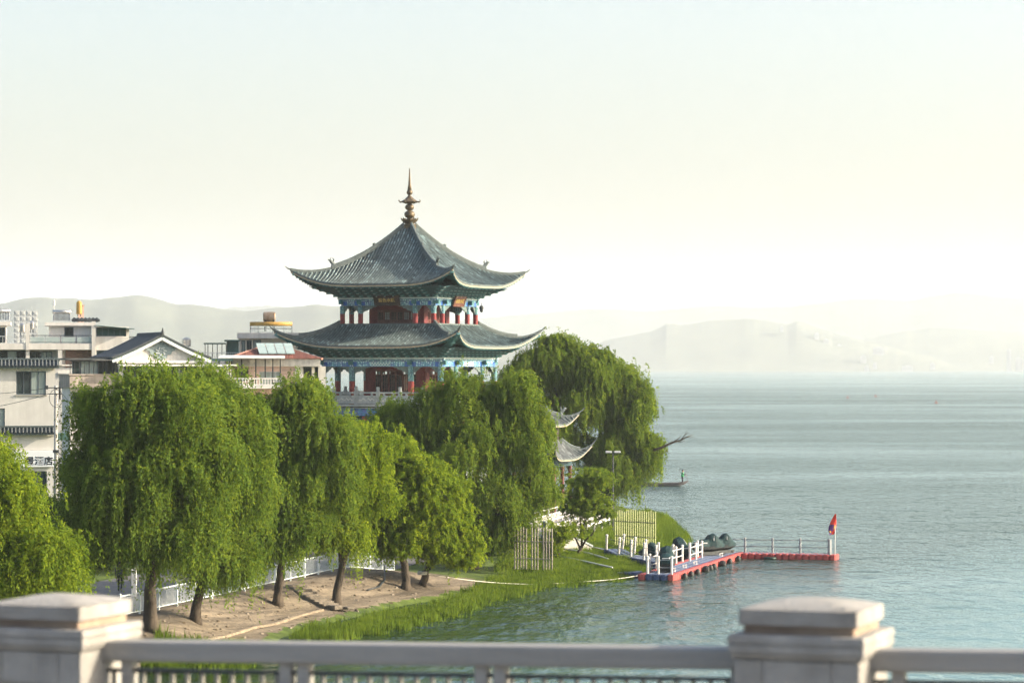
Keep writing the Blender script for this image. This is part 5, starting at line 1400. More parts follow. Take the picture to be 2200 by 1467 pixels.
# white bollard post at the fence's near end
g = gpt(288, 1282); t = thing('gate_post', 'plain white square post standing at the near end of the path', 'post', g)
mb = MB(); mb.box(-.13, .13, -.13, .13, -.2, 1.45); mb.frus(-.15, .15, -.15, .15, 1.45, 1.55, .08); mb.build('shaft', M_WHITEP, t, bevel=.01)

# ------------------------------------------------------------------ stone steps down the bank
a = gpt(628, 1262); b = gpt(712, 1306)
st = thing('stone_steps', 'flight of rough stone steps running down the dirt bank between two trunks', 'steps', a, math.atan2(b.y-a.y, b.x-a.x))
Ls = (b-a).xy.length; ns = 9; M_STEP = pmat('rough_step_stone', (.20,.17,.135), (.11,.095,.075), .95, 3.0, bump=.6)
for i in range(ns):
    x0 = Ls*i/ns; zt_ = (b.z-a.z)*i/ns + .16 + random.uniform(-.02, .02)
    mb = MB(); yy = random.uniform(-.06, .06); mb.box(x0, x0+Ls/ns*1.04, -.55+yy, .55+yy, zt_-.7, zt_); mb.build('step', M_STEP, st, bevel=.03)
mb = MB(); mb.box(Ls+.1, Ls+.9, -.5, .1, -1.0, b.z-a.z+.22); mb.box(Ls+.3, Ls+1.2, .2, .7, -1.0, b.z-a.z+.12); mb.build('footing_stone', M_STEP, st, bevel=.06)
# sunlit dirt edge of the bank is built above
t_ = None
# black hose hanging down the bank
hp_ = [gpt(825, 1213)+Vector((0,0,.35)), gpt(826, 1232)+Vector((0,0,.3)), gpt(827,1250)+Vector((0,0,.08)), gpt(815, 1262)+Vector((0,0,.05)), gpt(790, 1270)+Vector((0,0,.05))]
mb = MB(); mb.tube(hp_, .05, 6); o = mb.build('hose', M_DKMETAL, smooth=True); tag(o, 'black hose running down the dirt bank left of the round leaved tree', 'hose')
# mooring rope from the tree to the dock
p0 = gpt(908, 1259) + Vector((0.1, -.2, .75)); p1 = Vector((8.25, 183.7, .28))
pts = [p0.lerp(p1, i/24) - Vector((0,0,.62*4*(i/24)*(1-i/24)*(1-.0*i))) for i in range(25)]
for q in pts: q.z = max(q.z, .12)
mb = MB(); mb.tube(pts, .028, 5); o = mb.build('mooring_rope', pmat('pale_rope', (.62,.60,.52), (.5,.48,.42), .9), smooth=True); tag(o, 'pale mooring rope slung from a tree trunk to the dock corner', 'rope')
mb = MB(); 
for k in range(3): mb.lathe([(.30,-.03+k*.07),(.33,0+k*.07),(.30,.03+k*.07)], 12, p0 + Vector((-.1,.2,-.06)))
o = mb.build('rope_wrap', MATS['pale_rope'], smooth=True); tag(o, 'white rope wound around the trunk of the lower round leaved tree', 'rope')

# ------------------------------------------------------------------ slatted screens and white footbridge on the shore
M_SLATW = pmat('pale_wood', (0.36, 0.32, 0.27), (0.22, 0.19, 0.16), 0.7, 3.0, stretch=(6, 6, .5))
M_SLATY = pmat('yellowish_bamboo', (0.36, 0.38, 0.18), (0.27, 0.29, 0.13), 0.6, 3.0, stretch=(6, 6, .5))
def screen(label, px0, px1, Za, Zb, pyt, pyb, n, mat, w, skip=()):
    a = Vector((XW(px0, Za), Za, 0)); b = Vector((XW(px1, Zb), Zb, 0)); d = b-a
    zb_ = max(ZW(pyb, (Za+Zb)/2), .1)
    t = thing('slat_screen', label, 'fence', (a.x, a.y, zb_), math.atan2(d.y, d.x)); L_ = d.length
    h = ZW(pyt, (Za+Zb)/2) - zb_
    rr = random.Random(int(px0))
    for i in range(n):
        if i in skip: continue
        x = L_*i/(n-1); dz = rr.uniform(-.06, .06)
        mb = MB(); mb.box(x-w/2, x+w/2, -.03, .03, -.35, h+dz); mb.build('slat', mat, t)
    for z in (.35, h*.62):
        mb = MB(); mb.box(-.05, L_+.05, .033, .075, z, z+.06); mb.build('crossbar', M_DKMETAL if mat is M_SLATY else mat, t)
screen('tall pale wood slat screen left of the young tree', 1106, 1186, 186, 185, 1134, 1212, 14, M_SLATW, .07, (5, 9))
screen('yellowish bamboo pole screen on the grassy point behind the dock', 1322, 1408, 212, 209, 1096, 1163, 19, M_SLATY, .055)

fb0, fb1 = Vector((XW(1172, 206), 206, 0)), Vector((XW(1312, 232), 232, 0)); d = fb1-fb0
fbz0, fbz1 = ZW(1134, 206)-.6, ZW(1100, 232)-.3
fb = thing('footbridge', 'white railed wooden ramp half hidden behind the young tree', 'footbridge', (fb0.x, fb0.y, 0), math.atan2(d.y, d.x)); L_ = d.length
M_DECK = pmat('grey_deck_boards', (.30,.29,.27), (.22,.21,.20), .8, 2.0, stretch=(8, .4, 1))
def dz(x): return fbz0 + (fbz1-fbz0)*x/L_
nbd = 60
bd = MB(); bd.box(-L_/nbd*.46, L_/nbd*.46, 0, 3.4, -.05, 0); bme = bd.mesh('plank', M_DECK)
for i in range(nbd): x = L_*(i+.5)/nbd; inst('plank', bme, fb, (x, 0, dz(x)))
for y in (.12, 3.2):
    mb = MB(); mb.bar((0, y, dz(0)-.2), (L_, y, dz(L_)-.2), .14, .28); mb.build('beam', M_WHITEP, fb)
    for h in (1.05, .62): mb = MB(); mb.bar((0, y, dz(0)+h), (L_, y, dz(L_)+h), .07, .07); mb.build('handrail', M_WHITEP, fb)
    for i in range(9): x = L_*i/8; mb = MB(); mb.box(x-.06, x+.06, y-.06, y+.06, dz(x)-1.2, dz(x)+1.14); mb.build('post', M_WHITEP, fb)
    mb = MB(); mb.add([(0.1, y+.02, dz(.1)+.04), (L_-.1, y+.02, dz(L_)+.04), (L_-.1, y+.02, dz(L_)+.58), (.1, y+.02, dz(.1)+.58), (0.1, y+.05, dz(.1)+.04), (L_-.1, y+.05, dz(L_)+.04), (L_-.1, y+.05, dz(L_)+.58), (.1, y+.05, dz(.1)+.58)], [(0,1,2,3),(7,6,5,4),(0,4,5,1),(1,5,6,2),(2,6,7,3),(3,7,4,0)]); mb.build('side_panel', pmat('shaded_mesh_panel', (.34,.34,.33), (.26,.26,.25), .8), fb)
# abutment wall at its foot
q0 = gpt(1178, 1190); t = thing('retaining_wall', 'sloping dark stone wing wall at the foot of the white ramp', 'wall', q0, R(40))
mb = MB(); mb.prism([(-.2,-.4),(4.2,-.4),(4.2,.35),(0,2.3),(-.2,2.3)], Matrix.Translation((0,0,0)), .5); mb.build('body', M_CONC, t); mb = MB(); mb.bar((-.3,.25,2.36),(4.3,.25,.40), .62, .12); mb.build('coping', M_STONE, t)
# pipes running down to the dock
for i, (p, lab) in enumerate([(((1183,1196),(1250,1210),(1315,1224)), 'lower grey pipe lying through the reeds towards the dock'), (((1210,1182),(1260,1192),(1306,1205)), 'middle grey pipe running behind the young tree'), (((1255,1176),(1290,1183),(1318,1189)), 'upper pale handrail pipe leading to the gangway')]):
    mb = MB(); mb.tube([gpt(x, y+8)+Vector((0,0,.42)) for x, y in p], .07, 6); o = mb.build('pipe', M_STEEL if i == 2 else M_GREYP, smooth=True); tag(o, lab, 'pipe', 'pipes down to the dock')

# ------------------------------------------------------------------ lamp post
g = gpt(1317, 1150); lp_ = thing('lamp_post', 'dark lamp post with two flat white lamp heads before the biggest willow', 'lamp post', g); h = ZW(968, g.y)-g.z
mb = MB(); mb.tube([(0,0,-.3),(0,0,1.2),(0,0,h)], [.09,.08,.06], 8); mb.build('pole', M_DKMETAL, lp_)
mb = MB(); mb.bar((-.62,0,h-.22),(.62,0,h-.22), .06, .06); mb.build('arm', M_DKMETAL, lp_)
for sx in (-1, 1): mb = MB(); mb.box(sx*.36-.25, sx*.36+.25, -.13, .13, h-.17, h-.02); mb.build('lamp_head', M_WHITEP, lp_, bevel=.03)

# ------------------------------------------------------------------ floating dock of plastic cubes
M_FRED = pmat('red_float_plastic', (0.40, 0.075, 0.068), (0.31, 0.058, 0.052), 0.5, 2.0, tint=.0)
M_FBLUE = pmat('navy_float_plastic', (0.045, 0.075, 0.16), (0.03, 0.05, 0.115), 0.5, 2.0)
M_FTOP = pmat('faded_grey_blue_float', (0.24, 0.27, 0.34), (0.17, 0.20, 0.27), 0.55, 1.5)
M_RUB = pmat('black_rubber', (0.018, 0.02, 0.02), (0.012, 0.012, 0.012), 0.6, 4.0)
M_POST = pmat('white_dock_post', (0.66, 0.64, 0.62), (0.54, 0.52, 0.50), 0.5, 3.0)
FS = .5
def float_mesh(name, side, top):
    mb = MB(); a, b, c = .238, .19, .10
    def ring(r, cc, z): return [(-r+cc,-r,z),(r-cc,-r,z),(r,-r+cc,z),(r,r-cc,z),(r-cc,r,z),(-r+cc,r,z),(-r,r-cc,z),(-r,-r+cc,z)]
    rings = [ring(a-.03, c, -.20), ring(a, c, -.12), ring(a, c, .28), ring(a-.05, c, .34)]
    mb.add([v for r_ in rings for v in r_], [(i*8+k, i*8+(k+1) % 8, (i+1)*8+(k+1) % 8, (i+1)*8+k) for i in range(3) for k in range(8)], 0)
    mb.add(rings[3], [(0,1,2,3,4,5,6,7)], 1)
    return mb.mesh(name, [side, top])
fr, fbm, = float_mesh('float', M_FRED, M_FRED), float_mesh('float', M_FBLUE, M_FTOP)
du = Vector((.277, .961, 0)); dv = Vector((.961, -.277, 0))
dock_o = Vector((8.25, 183.8, 0.05))
dk = thing('floating_dock', 'L shaped floating dock of red and blue plastic cubes with white posts', 'dock', dock_o, math.atan2(dv.y, dv.x))
# local x = across (to the right), local y = along the dock away from the camera
NA, NL = 5, 47
for j in range(NL):
    for i in range(NA):
        edge = (i in (0, NA-1))
        me = fr if edge else fbm
        inst('float', me, dk, (FS*(i+.5), FS*(j+.5), random.uniform(-.012, .012)))
for i in range(14):
    for j in range(3):
        inst('float', fr if j in (0, 2) or i == 13 else fbm, dk, (FS*(NA+i+.5), FS*(NL-3+j+.5), random.uniform(-.012, .012)))
pm = MB(); pm.lathe([(.085,.33),(.085,1.42),(.10,1.43),(.10,1.50),(.05,1.53)], 10); pme = pm.mesh('rail_post', M_POST)
gm = MB(); gm.lathe([(.08,.33),(.08,1.38),(.09,1.40),(.05,1.43)], 10); gme = gm.mesh('rail_post', pmat('grey_post', (.30,.32,.33), (.23,.25,.26), .5))
def rails(pts, mat, hs=(1.28, .78), r=.03):
    for a, b in zip(pts[:-1], pts[1:]):
        for h in hs: mb = MB(); mb.tube([(a[0],a[1],h), ((a[0]+b[0])/2,(a[1]+b[1])/2,h-.02), (b[0],b[1],h)], r, 6); mb.build('rail', mat, dk, smooth=True)
front = [(.62,.28),(1.35,.28),(2.25,.28)]
for p in front: inst('rail_post', pme, dk, (*p, 0))
rails(front, M_GREYP, r=.018)
left = [(.3,2.3),(.3,4.3)]
for p in left: inst('rail_post', pme, dk, (*p, 0))
rails([front[0]]+left, M_POST, r=.035)
left2 = [(.3,8.2),(.3,10.2),(.3,12.2)]
for p in left2: inst('rail_post', pme, dk, (*p, 0))
rails(left2, M_POST, r=.035)
mid = [(.7,12.8),(.7,14.8),(.7,16.8)]
for p in mid: inst('rail_post', pme, dk, (*p, 0))
rails(mid, M_POST, r=.035)
left3 = [(.3,14.6),(.3,17.2)]
for p in left3: inst('rail_post', pme, dk, (*p, 0))
back = [(.9+i*0, 0) for i in ()]
arm = [(-.2+1.85*i, FS*NL-.25) for i in range(0, 5)]; arm = [(2.5+ i*2.0 - 2.0, FS*NL-.22) for i in range(5)]
arm = [(.6, FS*NL-.22), (2.55, FS*NL-.22), (4.6, FS*NL-.22), (6.65, FS*NL-.22), (8.75, FS*NL-.22)]
for p in arm: inst('rail_post', gme, dk, (*p, 0))
rails(arm, pmat('grey_pipe', (.22,.24,.25), (.17,.19,.20), .5), r=.032)
endp = [(9.0, FS*NL-.9), (9.0, FS*NL-1.3)]
for p in endp: inst('rail_post', gme, dk, (*p, 0))
rails([arm[-1]]+endp, M_POST, r=.022)
# fenders and tyres hanging along the lit side
for i, y in enumerate((2.2, 4.2, 6.2, 8.6, 10.4, 11.6, 14.2, 17.0, 20.0)):
    mb = MB()
    if i in (3, 6): mb.lathe([(.10,-.22),(.24,-.20),(.30,-.08),(.30,.08),(.24,.20),(.10,.22)], 12); mb2 = mb.mesh('fender', M_RUB); o = inst('fender', mb2, dk, (FS*NA+.26, y, .05)); o.rotation_euler = (0, R(90), 0)
    else:
        mb.lathe([(.03,-.32),(.17,-.22),(.20,0),(.16,.2),(.05,.28)], 10); o = mb.build('fender', M_RUB, dk, smooth=True); o.location = (FS*NA+.2, y, .02)
for y in (3.0, 6.4, 9.8, 18.5):
    mb = MB(); mb.box(-.12, .12, -.16, .16, .30, .36); mb.tube([(-.08,-.1,.36),(-.1,-.1,.52)], .03, 6); mb.tube([(.08,.1,.36),(.08,.1,.58)], .03, 6); mb.tube([(-.13,-.1,.50),(.13,.1,.55)], .028, 6); mb.tube([(-.08,.1,.36),(-.08,.1,.54)], .028, 6)
    mb.build('cleat', M_POST, dk, loc=(FS*NA-.75, y, 0))
# mooring tyre afloat by the short arm
t = thing('tyre', 'dark green tyre floating against the red short arm of the dock', 'tyre', dock_o + dv*4.7 + du*(FS*NL-1.75), 0)
mb = MB(); mb.lathe([(.20,-.03),(.42,-.06),(.50,.02),(.42,.12),(.20,.10)], 14); mb.build('rubber', pmat('dark_green_rubber', (.02,.045,.035), (.012,.03,.022), .5), t, smooth=True)

# flag at the far end
fl = thing('flag', 'red and purple feather flag with yellow figures on a thin pole', 'flag', dock_o + dv*9.35 + du*(FS*NL-1.1) + Vector((0,0,.33)))
k = 209/F; hgt_f = ZW(1094, 209)-.4
mb = MB(); mb.tube([(0,0,-.1),(0.02,0,1.6),(.0,0,hgt_f*.8),(.10,0,hgt_f)], [.03,.028,.02,.012], 6); mb.build('pole', M_WHITEP, fl)
def fx(px): return (px-1788)*k
def fzz(py): return ZW(py, 209) - fl.location.z
outline_r = [(1790.5,1094),(1791,1110),(1791,1122),(1789,1132),(1786,1136.5)]
outline_l = [(1788,1094),(1780,1109),(1775,1122),(1774,1129),(1777,1138)]
def flag_part(name, rows, c0, c1, mat, yo):
    mb = MB(); n = len(rows)
    for j, (t0) in enumerate(rows): pass
    vs = []; 
    for t_ in rows:
        i = min(int(t_), 3); u = t_-i
        l = (outline_l[i][0]+(outline_l[i+1][0]-outline_l[i][0])*u, outline_l[i][1]+(outline_l[i+1][1]-outline_l[i][1])*u)
        r = (outline_r[i][0]+(outline_r[i+1][0]-outline_r[i][0])*u, outline_r[i][1]+(outline_r[i+1][1]-outline_r[i][1])*u)
        for c in np.linspace(c0, c1, 4):
            x = l[0]+(r[0]-l[0])*c; y = l[1]+(r[1]-l[1])*c
            vs.append((fx(x), .07*math.sin(c*5+t_*1.3) + yo, fzz(y)))
    m = len(rows)
    b = [(v[0], v[1]+.012, v[2]) for v in vs]
    mb.add(vs+b, [(j*4+i, j*4+i+1, (j+1)*4+i+1, (j+1)*4+i) for j in range(m-1) for i in range(3)] + [(m*4+(j+1)*4+i, m*4+(j+1)*4+i+1, m*4+j*4+i+1, m*4+j*4+i) for j in range(m-1) for i in range(3)])
    return mb.build(name, mat, fl, smooth=True)
M_FLR = pmat('red_flag_cloth', (.80,.055,.03), (.70,.045,.025), .7); M_FLP = pmat('purple_flag_cloth', (.10,.02,.14), (.07,.015,.10), .7); M_FLY = pmat('yellow_flag_print', (.75,.45,.04), (.65,.38,.03), .7)
flag_part('cloth', np.linspace(0, 4, 14), 0, 1, M_FLR, 0)
flag_part('purple_panel', np.linspace(1.55, 2.9, 6), 0.0, .66, M_FLP, -.02); flag_part('purple_panel', np.linspace(2.9, 4, 6), 0.0, .46, M_FLP, -.02)
flag_part('yellow_figure', np.linspace(1.75, 2.45, 3), .70, .92, M_FLY, -.035); flag_part('yellow_figure', np.linspace(2.95, 3.4, 3), .16, .36, M_FLY, -.035)

# ------------------------------------------------------------------ gangway of blue floats from the shore
gw_o = Vector((XW(1318, 203), 203, .18)); gw_t = dock_o + du*9.3 + dv*.0
gd = Vector((gw_t.x-gw_o.x, gw_t.y-gw_o.y, 0)); gl = gd.length
gw = thing('gangway', 'grey blue floating gangway with leaning white posts between shore and dock', 'gangway', gw_o, math.atan2(gd.y, gd.x))
ng = int(gl/FS); rr = random.Random(9)
for i in range(ng):
    for j in range(3): inst('float', fbm, gw, (FS*(i+.5)-.2, FS*(j-1), .28*max(0, 1-i/5)+rr.uniform(-.02,.02)))
for i in range(5):
    x = .1+ (gl-.9)*i/4
    for j, y in enumerate((-.6, .6)):
        o = inst('rail_post', pme, gw, (x, y, .2*max(0, 1-i/3))); o.rotation_euler = (R(rr.uniform(-3,3)), R(12 if i < 2 else rr.uniform(-2,3)), 0)
for y in (-.6, .6):
    for h in (.75, 1.2): mb = MB(); mb.tube([(.25+(gl-.9)*i/4, y, h+.2*max(0,1-i/3)-(.05 if i % 2 else 0)) for i in range(5)], .018, 5); mb.build('rail', M_DKMETAL, gw)
# low blue pontoon beside the dock front
po = thing('pontoon', 'low navy blue float mat at the front left corner of the dock', 'pontoon', dock_o + dv*(-.65) + du*2.2 + Vector((0,0,-.05)), math.atan2(dv.y, dv.x))
for i in range(3):
    for j in range(3): inst('float', fbm, po, (-FS*(i-.5)-.3, FS*j, -.02*i))

# ------------------------------------------------------------------ covered water scooters
M_TARP = pmat('bottle_green_tarp', (0.007, 0.034, 0.038), (0.004, 0.019, 0.024), 0.7, 1.6, spec=0.2)
M_HULL = pmat('black_hull', (0.02, 0.024, 0.026), (0.012, 0.015, 0.017), 0.75, 3.0, spec=0.15)
M_WST = pmat('white_marking', (0.62, 0.63, 0.62), (0.5, 0.5, 0.5), 0.5)
def scooter(label, P, rz, sc_=1.0, seed=1):
    t = thing('water_scooter', label, 'water scooter', P, rz, 'water scooters under green covers on the dock')
    rr = random.Random(seed)
    # hull: lofted V sections along local y
    secs = [(-1.35,.50,.0,.32),(-.8,.58,-.06,.34),(0,.60,-.08,.36),(.8,.50,-.04,.40),(1.35,.22,.12,.46),(1.55,.05,.30,.50)]
    mb = MB(); vs = []
    for y, w, zb, zt in secs: vs += [(-w*.35,y,zb),(w*.35,y,zb),(w,y,zb+(zt-zb)*.45),(w*.92,y,zt),(-w*.92,y,zt),(-w,y,zb+(zt-zb)*.45)]
    n = len(secs); fs = [(i*6+k, i*6+(k+1) % 6, (i+1)*6+(k+1) % 6, (i+1)*6+k) for i in range(n-1) for k in range(6)] + [(5,4,3,2,1,0), tuple((n-1)*6+k for k in range(6))]
    mb.add(vs, fs); h = mb.build('hull', M_HULL, t, smooth=False, bevel=.03)
    # tarp: lofted cover, high over the handlebars
    prof = [(-1.40,.50,.46),(-1.15,.52,.74),(-.7,.46,.86),(-.25,.44,.92),(.05,.50,1.22),(.35,.56,1.34),(.62,.50,1.18),(1.0,.42,.78),(1.45,.20,.52)]
    vs = []; m = 9
    for y, w, zt in prof:
        for k in range(m):
            a = math.pi*k/(m-1); c = math.cos(a); s_ = math.sin(a)
            sag = 1 + rr.uniform(-.05, .05)
            x = w*(abs(c)**.65)*(1 if c > 0 else -1)*(1.05 if k in (0, m-1) else .95)
            z = .24 + (zt-.24)*(s_**.75)*sag
            vs.append((x, y+rr.uniform(-.03,.03), z))
    mb = MB(); n = len(prof)
    mb.add(vs, [(i*m+k, i*m+k+1, (i+1)*m+k+1, (i+1)*m+k) for i in range(n-1) for k in range(m-1)] + [tuple(range(m)), tuple((n-1)*m+k for k in range(m))[::-1]])
    tp = mb.build('cover', M_TARP, t, smooth=False)
    mb = MB(); mb.bar((.20,-1.33,.62),(.52,-.55,.62), .05, .09); mb.bar((.30,.30,1.12),(.50,.1,.80), .04, .12); mb.bar((-.25,-1.40,.60),(.22,-1.40,.62), .015, .07); mb.build('white_stripe', M_WST, tp)
    mb = MB(); mb.box(-.42, -.28, -1.0, 1.0, -.34, -.08); mb.box(.28, .42, -1.0, 1.0, -.34, -.08); mb.box(-.5, .5, -.9, -.75, -.28, -.14); mb.box(-.5, .5, .75, .9, -.28, -.14); mb.build('cradle', M_DKMETAL, t)
    t.scale = (sc_, sc_, sc_)
    return t
ra_ = math.atan2(dv.y, dv.x)
scooter('nearest covered water scooter at the front end of the dock between white posts', dock_o + dv*1.35 + du*2.6 + Vector((0,0,.70)), ra_+R(12), 1.0, 1)
scooter('largest looking covered water scooter near the corner of the dock', dock_o + dv*.75 + du*19.0 + Vector((0,0,.70)), ra_-R(40), .92, 2)
scooter('covered water scooter partly hidden behind the one near the dock corner', dock_o + dv*1.35 + du*20.8 + Vector((0,0,.70)), ra_-R(35), .85, 3)
scooter('covered water scooter afloat beyond the left side of the dock', dock_o + dv*(-1.6) + du*20.0 + Vector((0,0,.22)), ra_+R(30), 1.0, 4)
scooter('farthest left covered water scooter by the grassy point', dock_o + dv*(-2.9) + du*17.6 + Vector((0,0,.20)), ra_+R(80), .85, 5)

# ------------------------------------------------------------------ people
M_SKIN = pmat('skin', (.42,.26,.18), (.36,.21,.14), .6)
M_HAIR = pmat('black_hair', (.015,.012,.01), (.01,.008,.007), .6)
def person(label, P, rz, pose, top, bottom, shoe, H=1.7):
    t = thing('person', label, 'person', P, rz)
    J = pose; names = list(J.keys()); idx = {n: i for i, n in enumerate(names)}
    edges = [('pelvis','chest'),('chest','neck'),('neck','head'),('head','crown'),
             ('chest','sh_l'),('sh_l','el_l'),('el_l','wr_l'),('wr_l','hd_l'),('chest','sh_r'),('sh_r','el_r'),('el_r','wr_r'),('wr_r','hd_r'),
             ('pelvis','hp_l'),('hp_l','kn_l'),('kn_l','an_l'),('an_l','to_l'),('pelvis','hp_r'),('hp_r','kn_r'),('kn_r','an_r'),('an_r','to_r')]
    rad = dict(pelvis=(.155,.12), chest=(.165,.115), neck=(.058,.058), head=(.088,.098), crown=(.075,.085), sh_l=(.07,.07), el_l=(.047,.047), wr_l=(.032,.032), hd_l=(.040,.022),
               hp_l=(.098,.098), kn_l=(.064,.064), an_l=(.044,.044), to_l=(.040,.034))
    me = bpy.data.meshes.new('body'); me.from_pydata([J[n] for n in names], [(idx[a], idx[b]) for a, b in edges], [])
    o = bpy.data.objects.new('body', me); COL.objects.link(o)
    sk = o.modifiers.new('skin', 'SKIN'); sk.use_smooth_shade = True
    if not me.skin_vertices: 
        bpy.context.view_layer.objects.active = o
    for i, n in enumerate(names):
        key = n[:-2]+'_l' if n.endswith('_r') else n
        me.skin_vertices[0].data[i].radius = rad[key]
        me.skin_vertices[0].data[i].use_root = (n == 'pelvis')
    sd = o.modifiers.new('sub', 'SUBSURF'); sd.levels = 1; sd.render_levels = 1
    dg = bpy.context.evaluated_depsgraph_get(); dg.update()
    m2 = bpy.data.meshes.new_from_object(o.evaluated_get(dg)); bpy.data.objects.remove(o)
    m2.name = 'body'; m2.materials.clear()
    for mm in (M_SKIN, top, bottom, shoe): m2.materials.append(mm)
    pv_ = Vector(J['pelvis']).z; nk = Vector(J['neck']).z
    for p in m2.polygons:
        c = p.center
        nearest = min(names, key=lambda n: (Vector(J[n])-c).length)
        k_ = 0 if nearest[:2] in ('he', 'cr', 'ne', 'hd') else 3 if nearest[:2] in ('to',) or c.z < .09 else 2 if nearest[:2] in ('kn', 'an', 'hp') or c.z < pv_-.02 and nearest[:2] not in ('wr', 'el') else 1
        p.material_index = k_; p.use_smooth = True
    b = bpy.data.objects.new('body', m2); COL.objects.link(b); b.parent = t
    # five fingers on each hand, grown from the palm
    fm = MB()
    for s_ in 'lr':
        w, hd = Vector(J['wr_'+s_]), Vector(J['hd_'+s_]); d = (hd-w).normalized(); side = d.cross(Vector((0,1,0.2))).normalized()
        for q in range(4):
            a = hd + side*(.012*(q-1.5)*1.6); L_ = (.065,.075,.07,.055)[q]
            fm.tube([a - d*.02, a + d*L_*.55, a + d*L_*.95 + Vector((0,-.02,-.005))], [.010,.009,.006], 5)
        a = w + d*.03; fm.tube([a, a + side*.045 + d*.03, a + side*.055 + d*.065], [.012,.011,.007], 5)
    fg = fm.build('fingers', M_SKIN, b)
    hm = MB(); hc = Vector(J['crown']); hm.lathe([(.02,-.10),(.088,-.09),(.103,-.02),(.092,.06),(.05,.105),(.01,.118)], 12, hc + Vector((0,.018,-.02))); hr = hm.build('hair', M_HAIR, t, smooth=True)
    fc = MB(); hh = Vector(J['head'])
    fc.tube([hh+Vector((0,-.095,.035)), hh+Vector((0,-.125,0)), hh+Vector((0,-.10,-.01))], [.010,.016,.008], 5)
    fc.build('nose', M_SKIN, t)
    for sx in (-1, 1):
        ec = MB(); ec.lathe([(.002,-.008),(.011,0),(.002,.008)], 6, hh+Vector((sx*.034,-.096,.035))); ec.build('eye', M_HAIR, t)
        er = MB(); er.box(sx*.098-.01, sx*.098+.01, -.02, .015, hh.z-.02, hh.z+.04); er.build('ear', M_SKIN, t, bevel=.008)
    mo = MB(); mo.box(-.026, .026, -.108, -.095, hh.z-.045, hh.z-.037); mo.build('mouth', pmat('lips', (.25,.09,.08)), t)
    return t
walk = dict(pelvis=(0,0,.94), chest=(0,-.02,1.28), neck=(0,-.03,1.47), head=(0,-.04,1.57), crown=(0,-.03,1.66),
            sh_l=(.19,-.02,1.40), el_l=(.25,.06,1.13), wr_l=(.25,-.02,.90), hd_l=(.25,-.04,.83), sh_r=(-.19,-.02,1.40), el_r=(-.25,-.06,1.13), wr_r=(-.24,-.16,.92), hd_r=(-.24,-.19,.86),
            hp_l=(.10,0,.90), kn_l=(.11,-.12,.50), an_l=(.11,-.10,.09), to_l=(.12,-.26,.04), hp_r=(-.10,0,.90), kn_r=(-.11,.03,.50), an_r=(-.11,.20,.11), to_r=(-.12,.08,.03))
pgp = gpt(258, 1272)
person('person in dark clothes walking away along the path behind the trees', (pgp.x, pgp.y, pgp.z+.03), R(172), walk, pmat('dark_blue_jacket', (.035,.042,.055), (.025,.03,.04), .8), pmat('black_trousers', (.018,.02,.026), (.012,.014,.018), .85), M_HAIR, 1.7)
# punt with standing boatman
bz = 329; bt = thing('punt', 'long flat dark wooden punt with a person standing at its bow', 'boat', (XW(1430, bz), bz, 0))
secs = [(-3.9,.15,.40,.52),(-3.5,.42,.10,.38),(-2.5,.58,-.05,.34),(0,.62,-.08,.32),(1.5,.55,-.02,.36),(2.2,.40,.16,.46),(2.62,.18,.42,.60)]
def punt_sec(ins, zoff):
    vs = []
    for x, w, zb, zt in secs: vs += [(x,-w*.7+ins,zb+zoff),(x,w*.7-ins,zb+zoff),(x,w-ins,zt),(x,-w+ins,zt)]
    return vs
mb = MB(); n = len(secs)
mb.add(punt_sec(0, 0), [(i*4+k, i*4+(k+1) % 4, (i+1)*4+(k+1) % 4, (i+1)*4+k) for i in range(n-1) for k in (3, 0, 1)] + [(0,3,2,1), tuple((n-1)*4+k for k in (0,1,2,3))])
mb.add(punt_sec(.06, .10), [(i*4+k, (i+1)*4+k, (i+1)*4+(k+1) % 4, i*4+(k+1) % 4) for i in range(n-1) for k in (3, 0, 1)])
M_BOAT = pmat('weathered_boat_wood', (.14,.13,.14), (.08,.075,.08), .7, 3.0, stretch=(.3, 4, 4))
mb.build('hull', M_BOAT, bt)
for sy in (-1, 1): g = MB(); g.tube([(x, sy*w*.97, zt+.01) for x, w, zb, zt in secs], .04, 5); g.build('gunwale', M_BOAT, bt)
for x in (-3, -1): g = MB(); g.box(x-.12, x+.12, -.52, .52, .24, .28); g.build('thwart', M_BOAT, bt)
stand = dict(pelvis=(0,0,.94), chest=(0,-.03,1.29), neck=(0,-.05,1.48), head=(0,-.07,1.58), crown=(0,-.06,1.67),
             sh_l=(.19,-.03,1.41), el_l=(.24,-.20,1.20), wr_l=(.12,-.38,1.26), hd_l=(.06,-.42,1.28), sh_r=(-.19,-.03,1.41), el_r=(-.25,-.18,1.16), wr_r=(-.10,-.36,1.08), hd_r=(-.04,-.41,1.08),
             hp_l=(.10,0,.90), kn_l=(.12,-.03,.49), an_l=(.12,.03,.09), to_l=(.13,-.11,.04), hp_r=(-.10,0,.90), kn_r=(-.12,-.02,.49), an_r=(-.12,.03,.09), to_r=(-.13,-.11,.04))
M_GRN = pmat('bright_green_vest', (.07,.42,.16), (.05,.34,.12), .7)
pp = person('person in a bright green vest standing in the punt with a long pole', (XW(1466, bz), bz, .16), R(75), stand, pmat('dark_teal_shirt', (.03,.06,.07), (.02,.045,.05), .8), pmat('dark_trousers', (.025,.028,.035), (.018,.02,.025), .85), M_HAIR)
mb = MB(); mb.lathe([(.205,.92),(.215,1.0),(.195,1.15),(.215,1.32),(.165,1.44)], 14); o = mb.build('vest', M_GRN, pp, smooth=True); o.scale = (1, .80, 1); o.location = (0, -.015, 0)
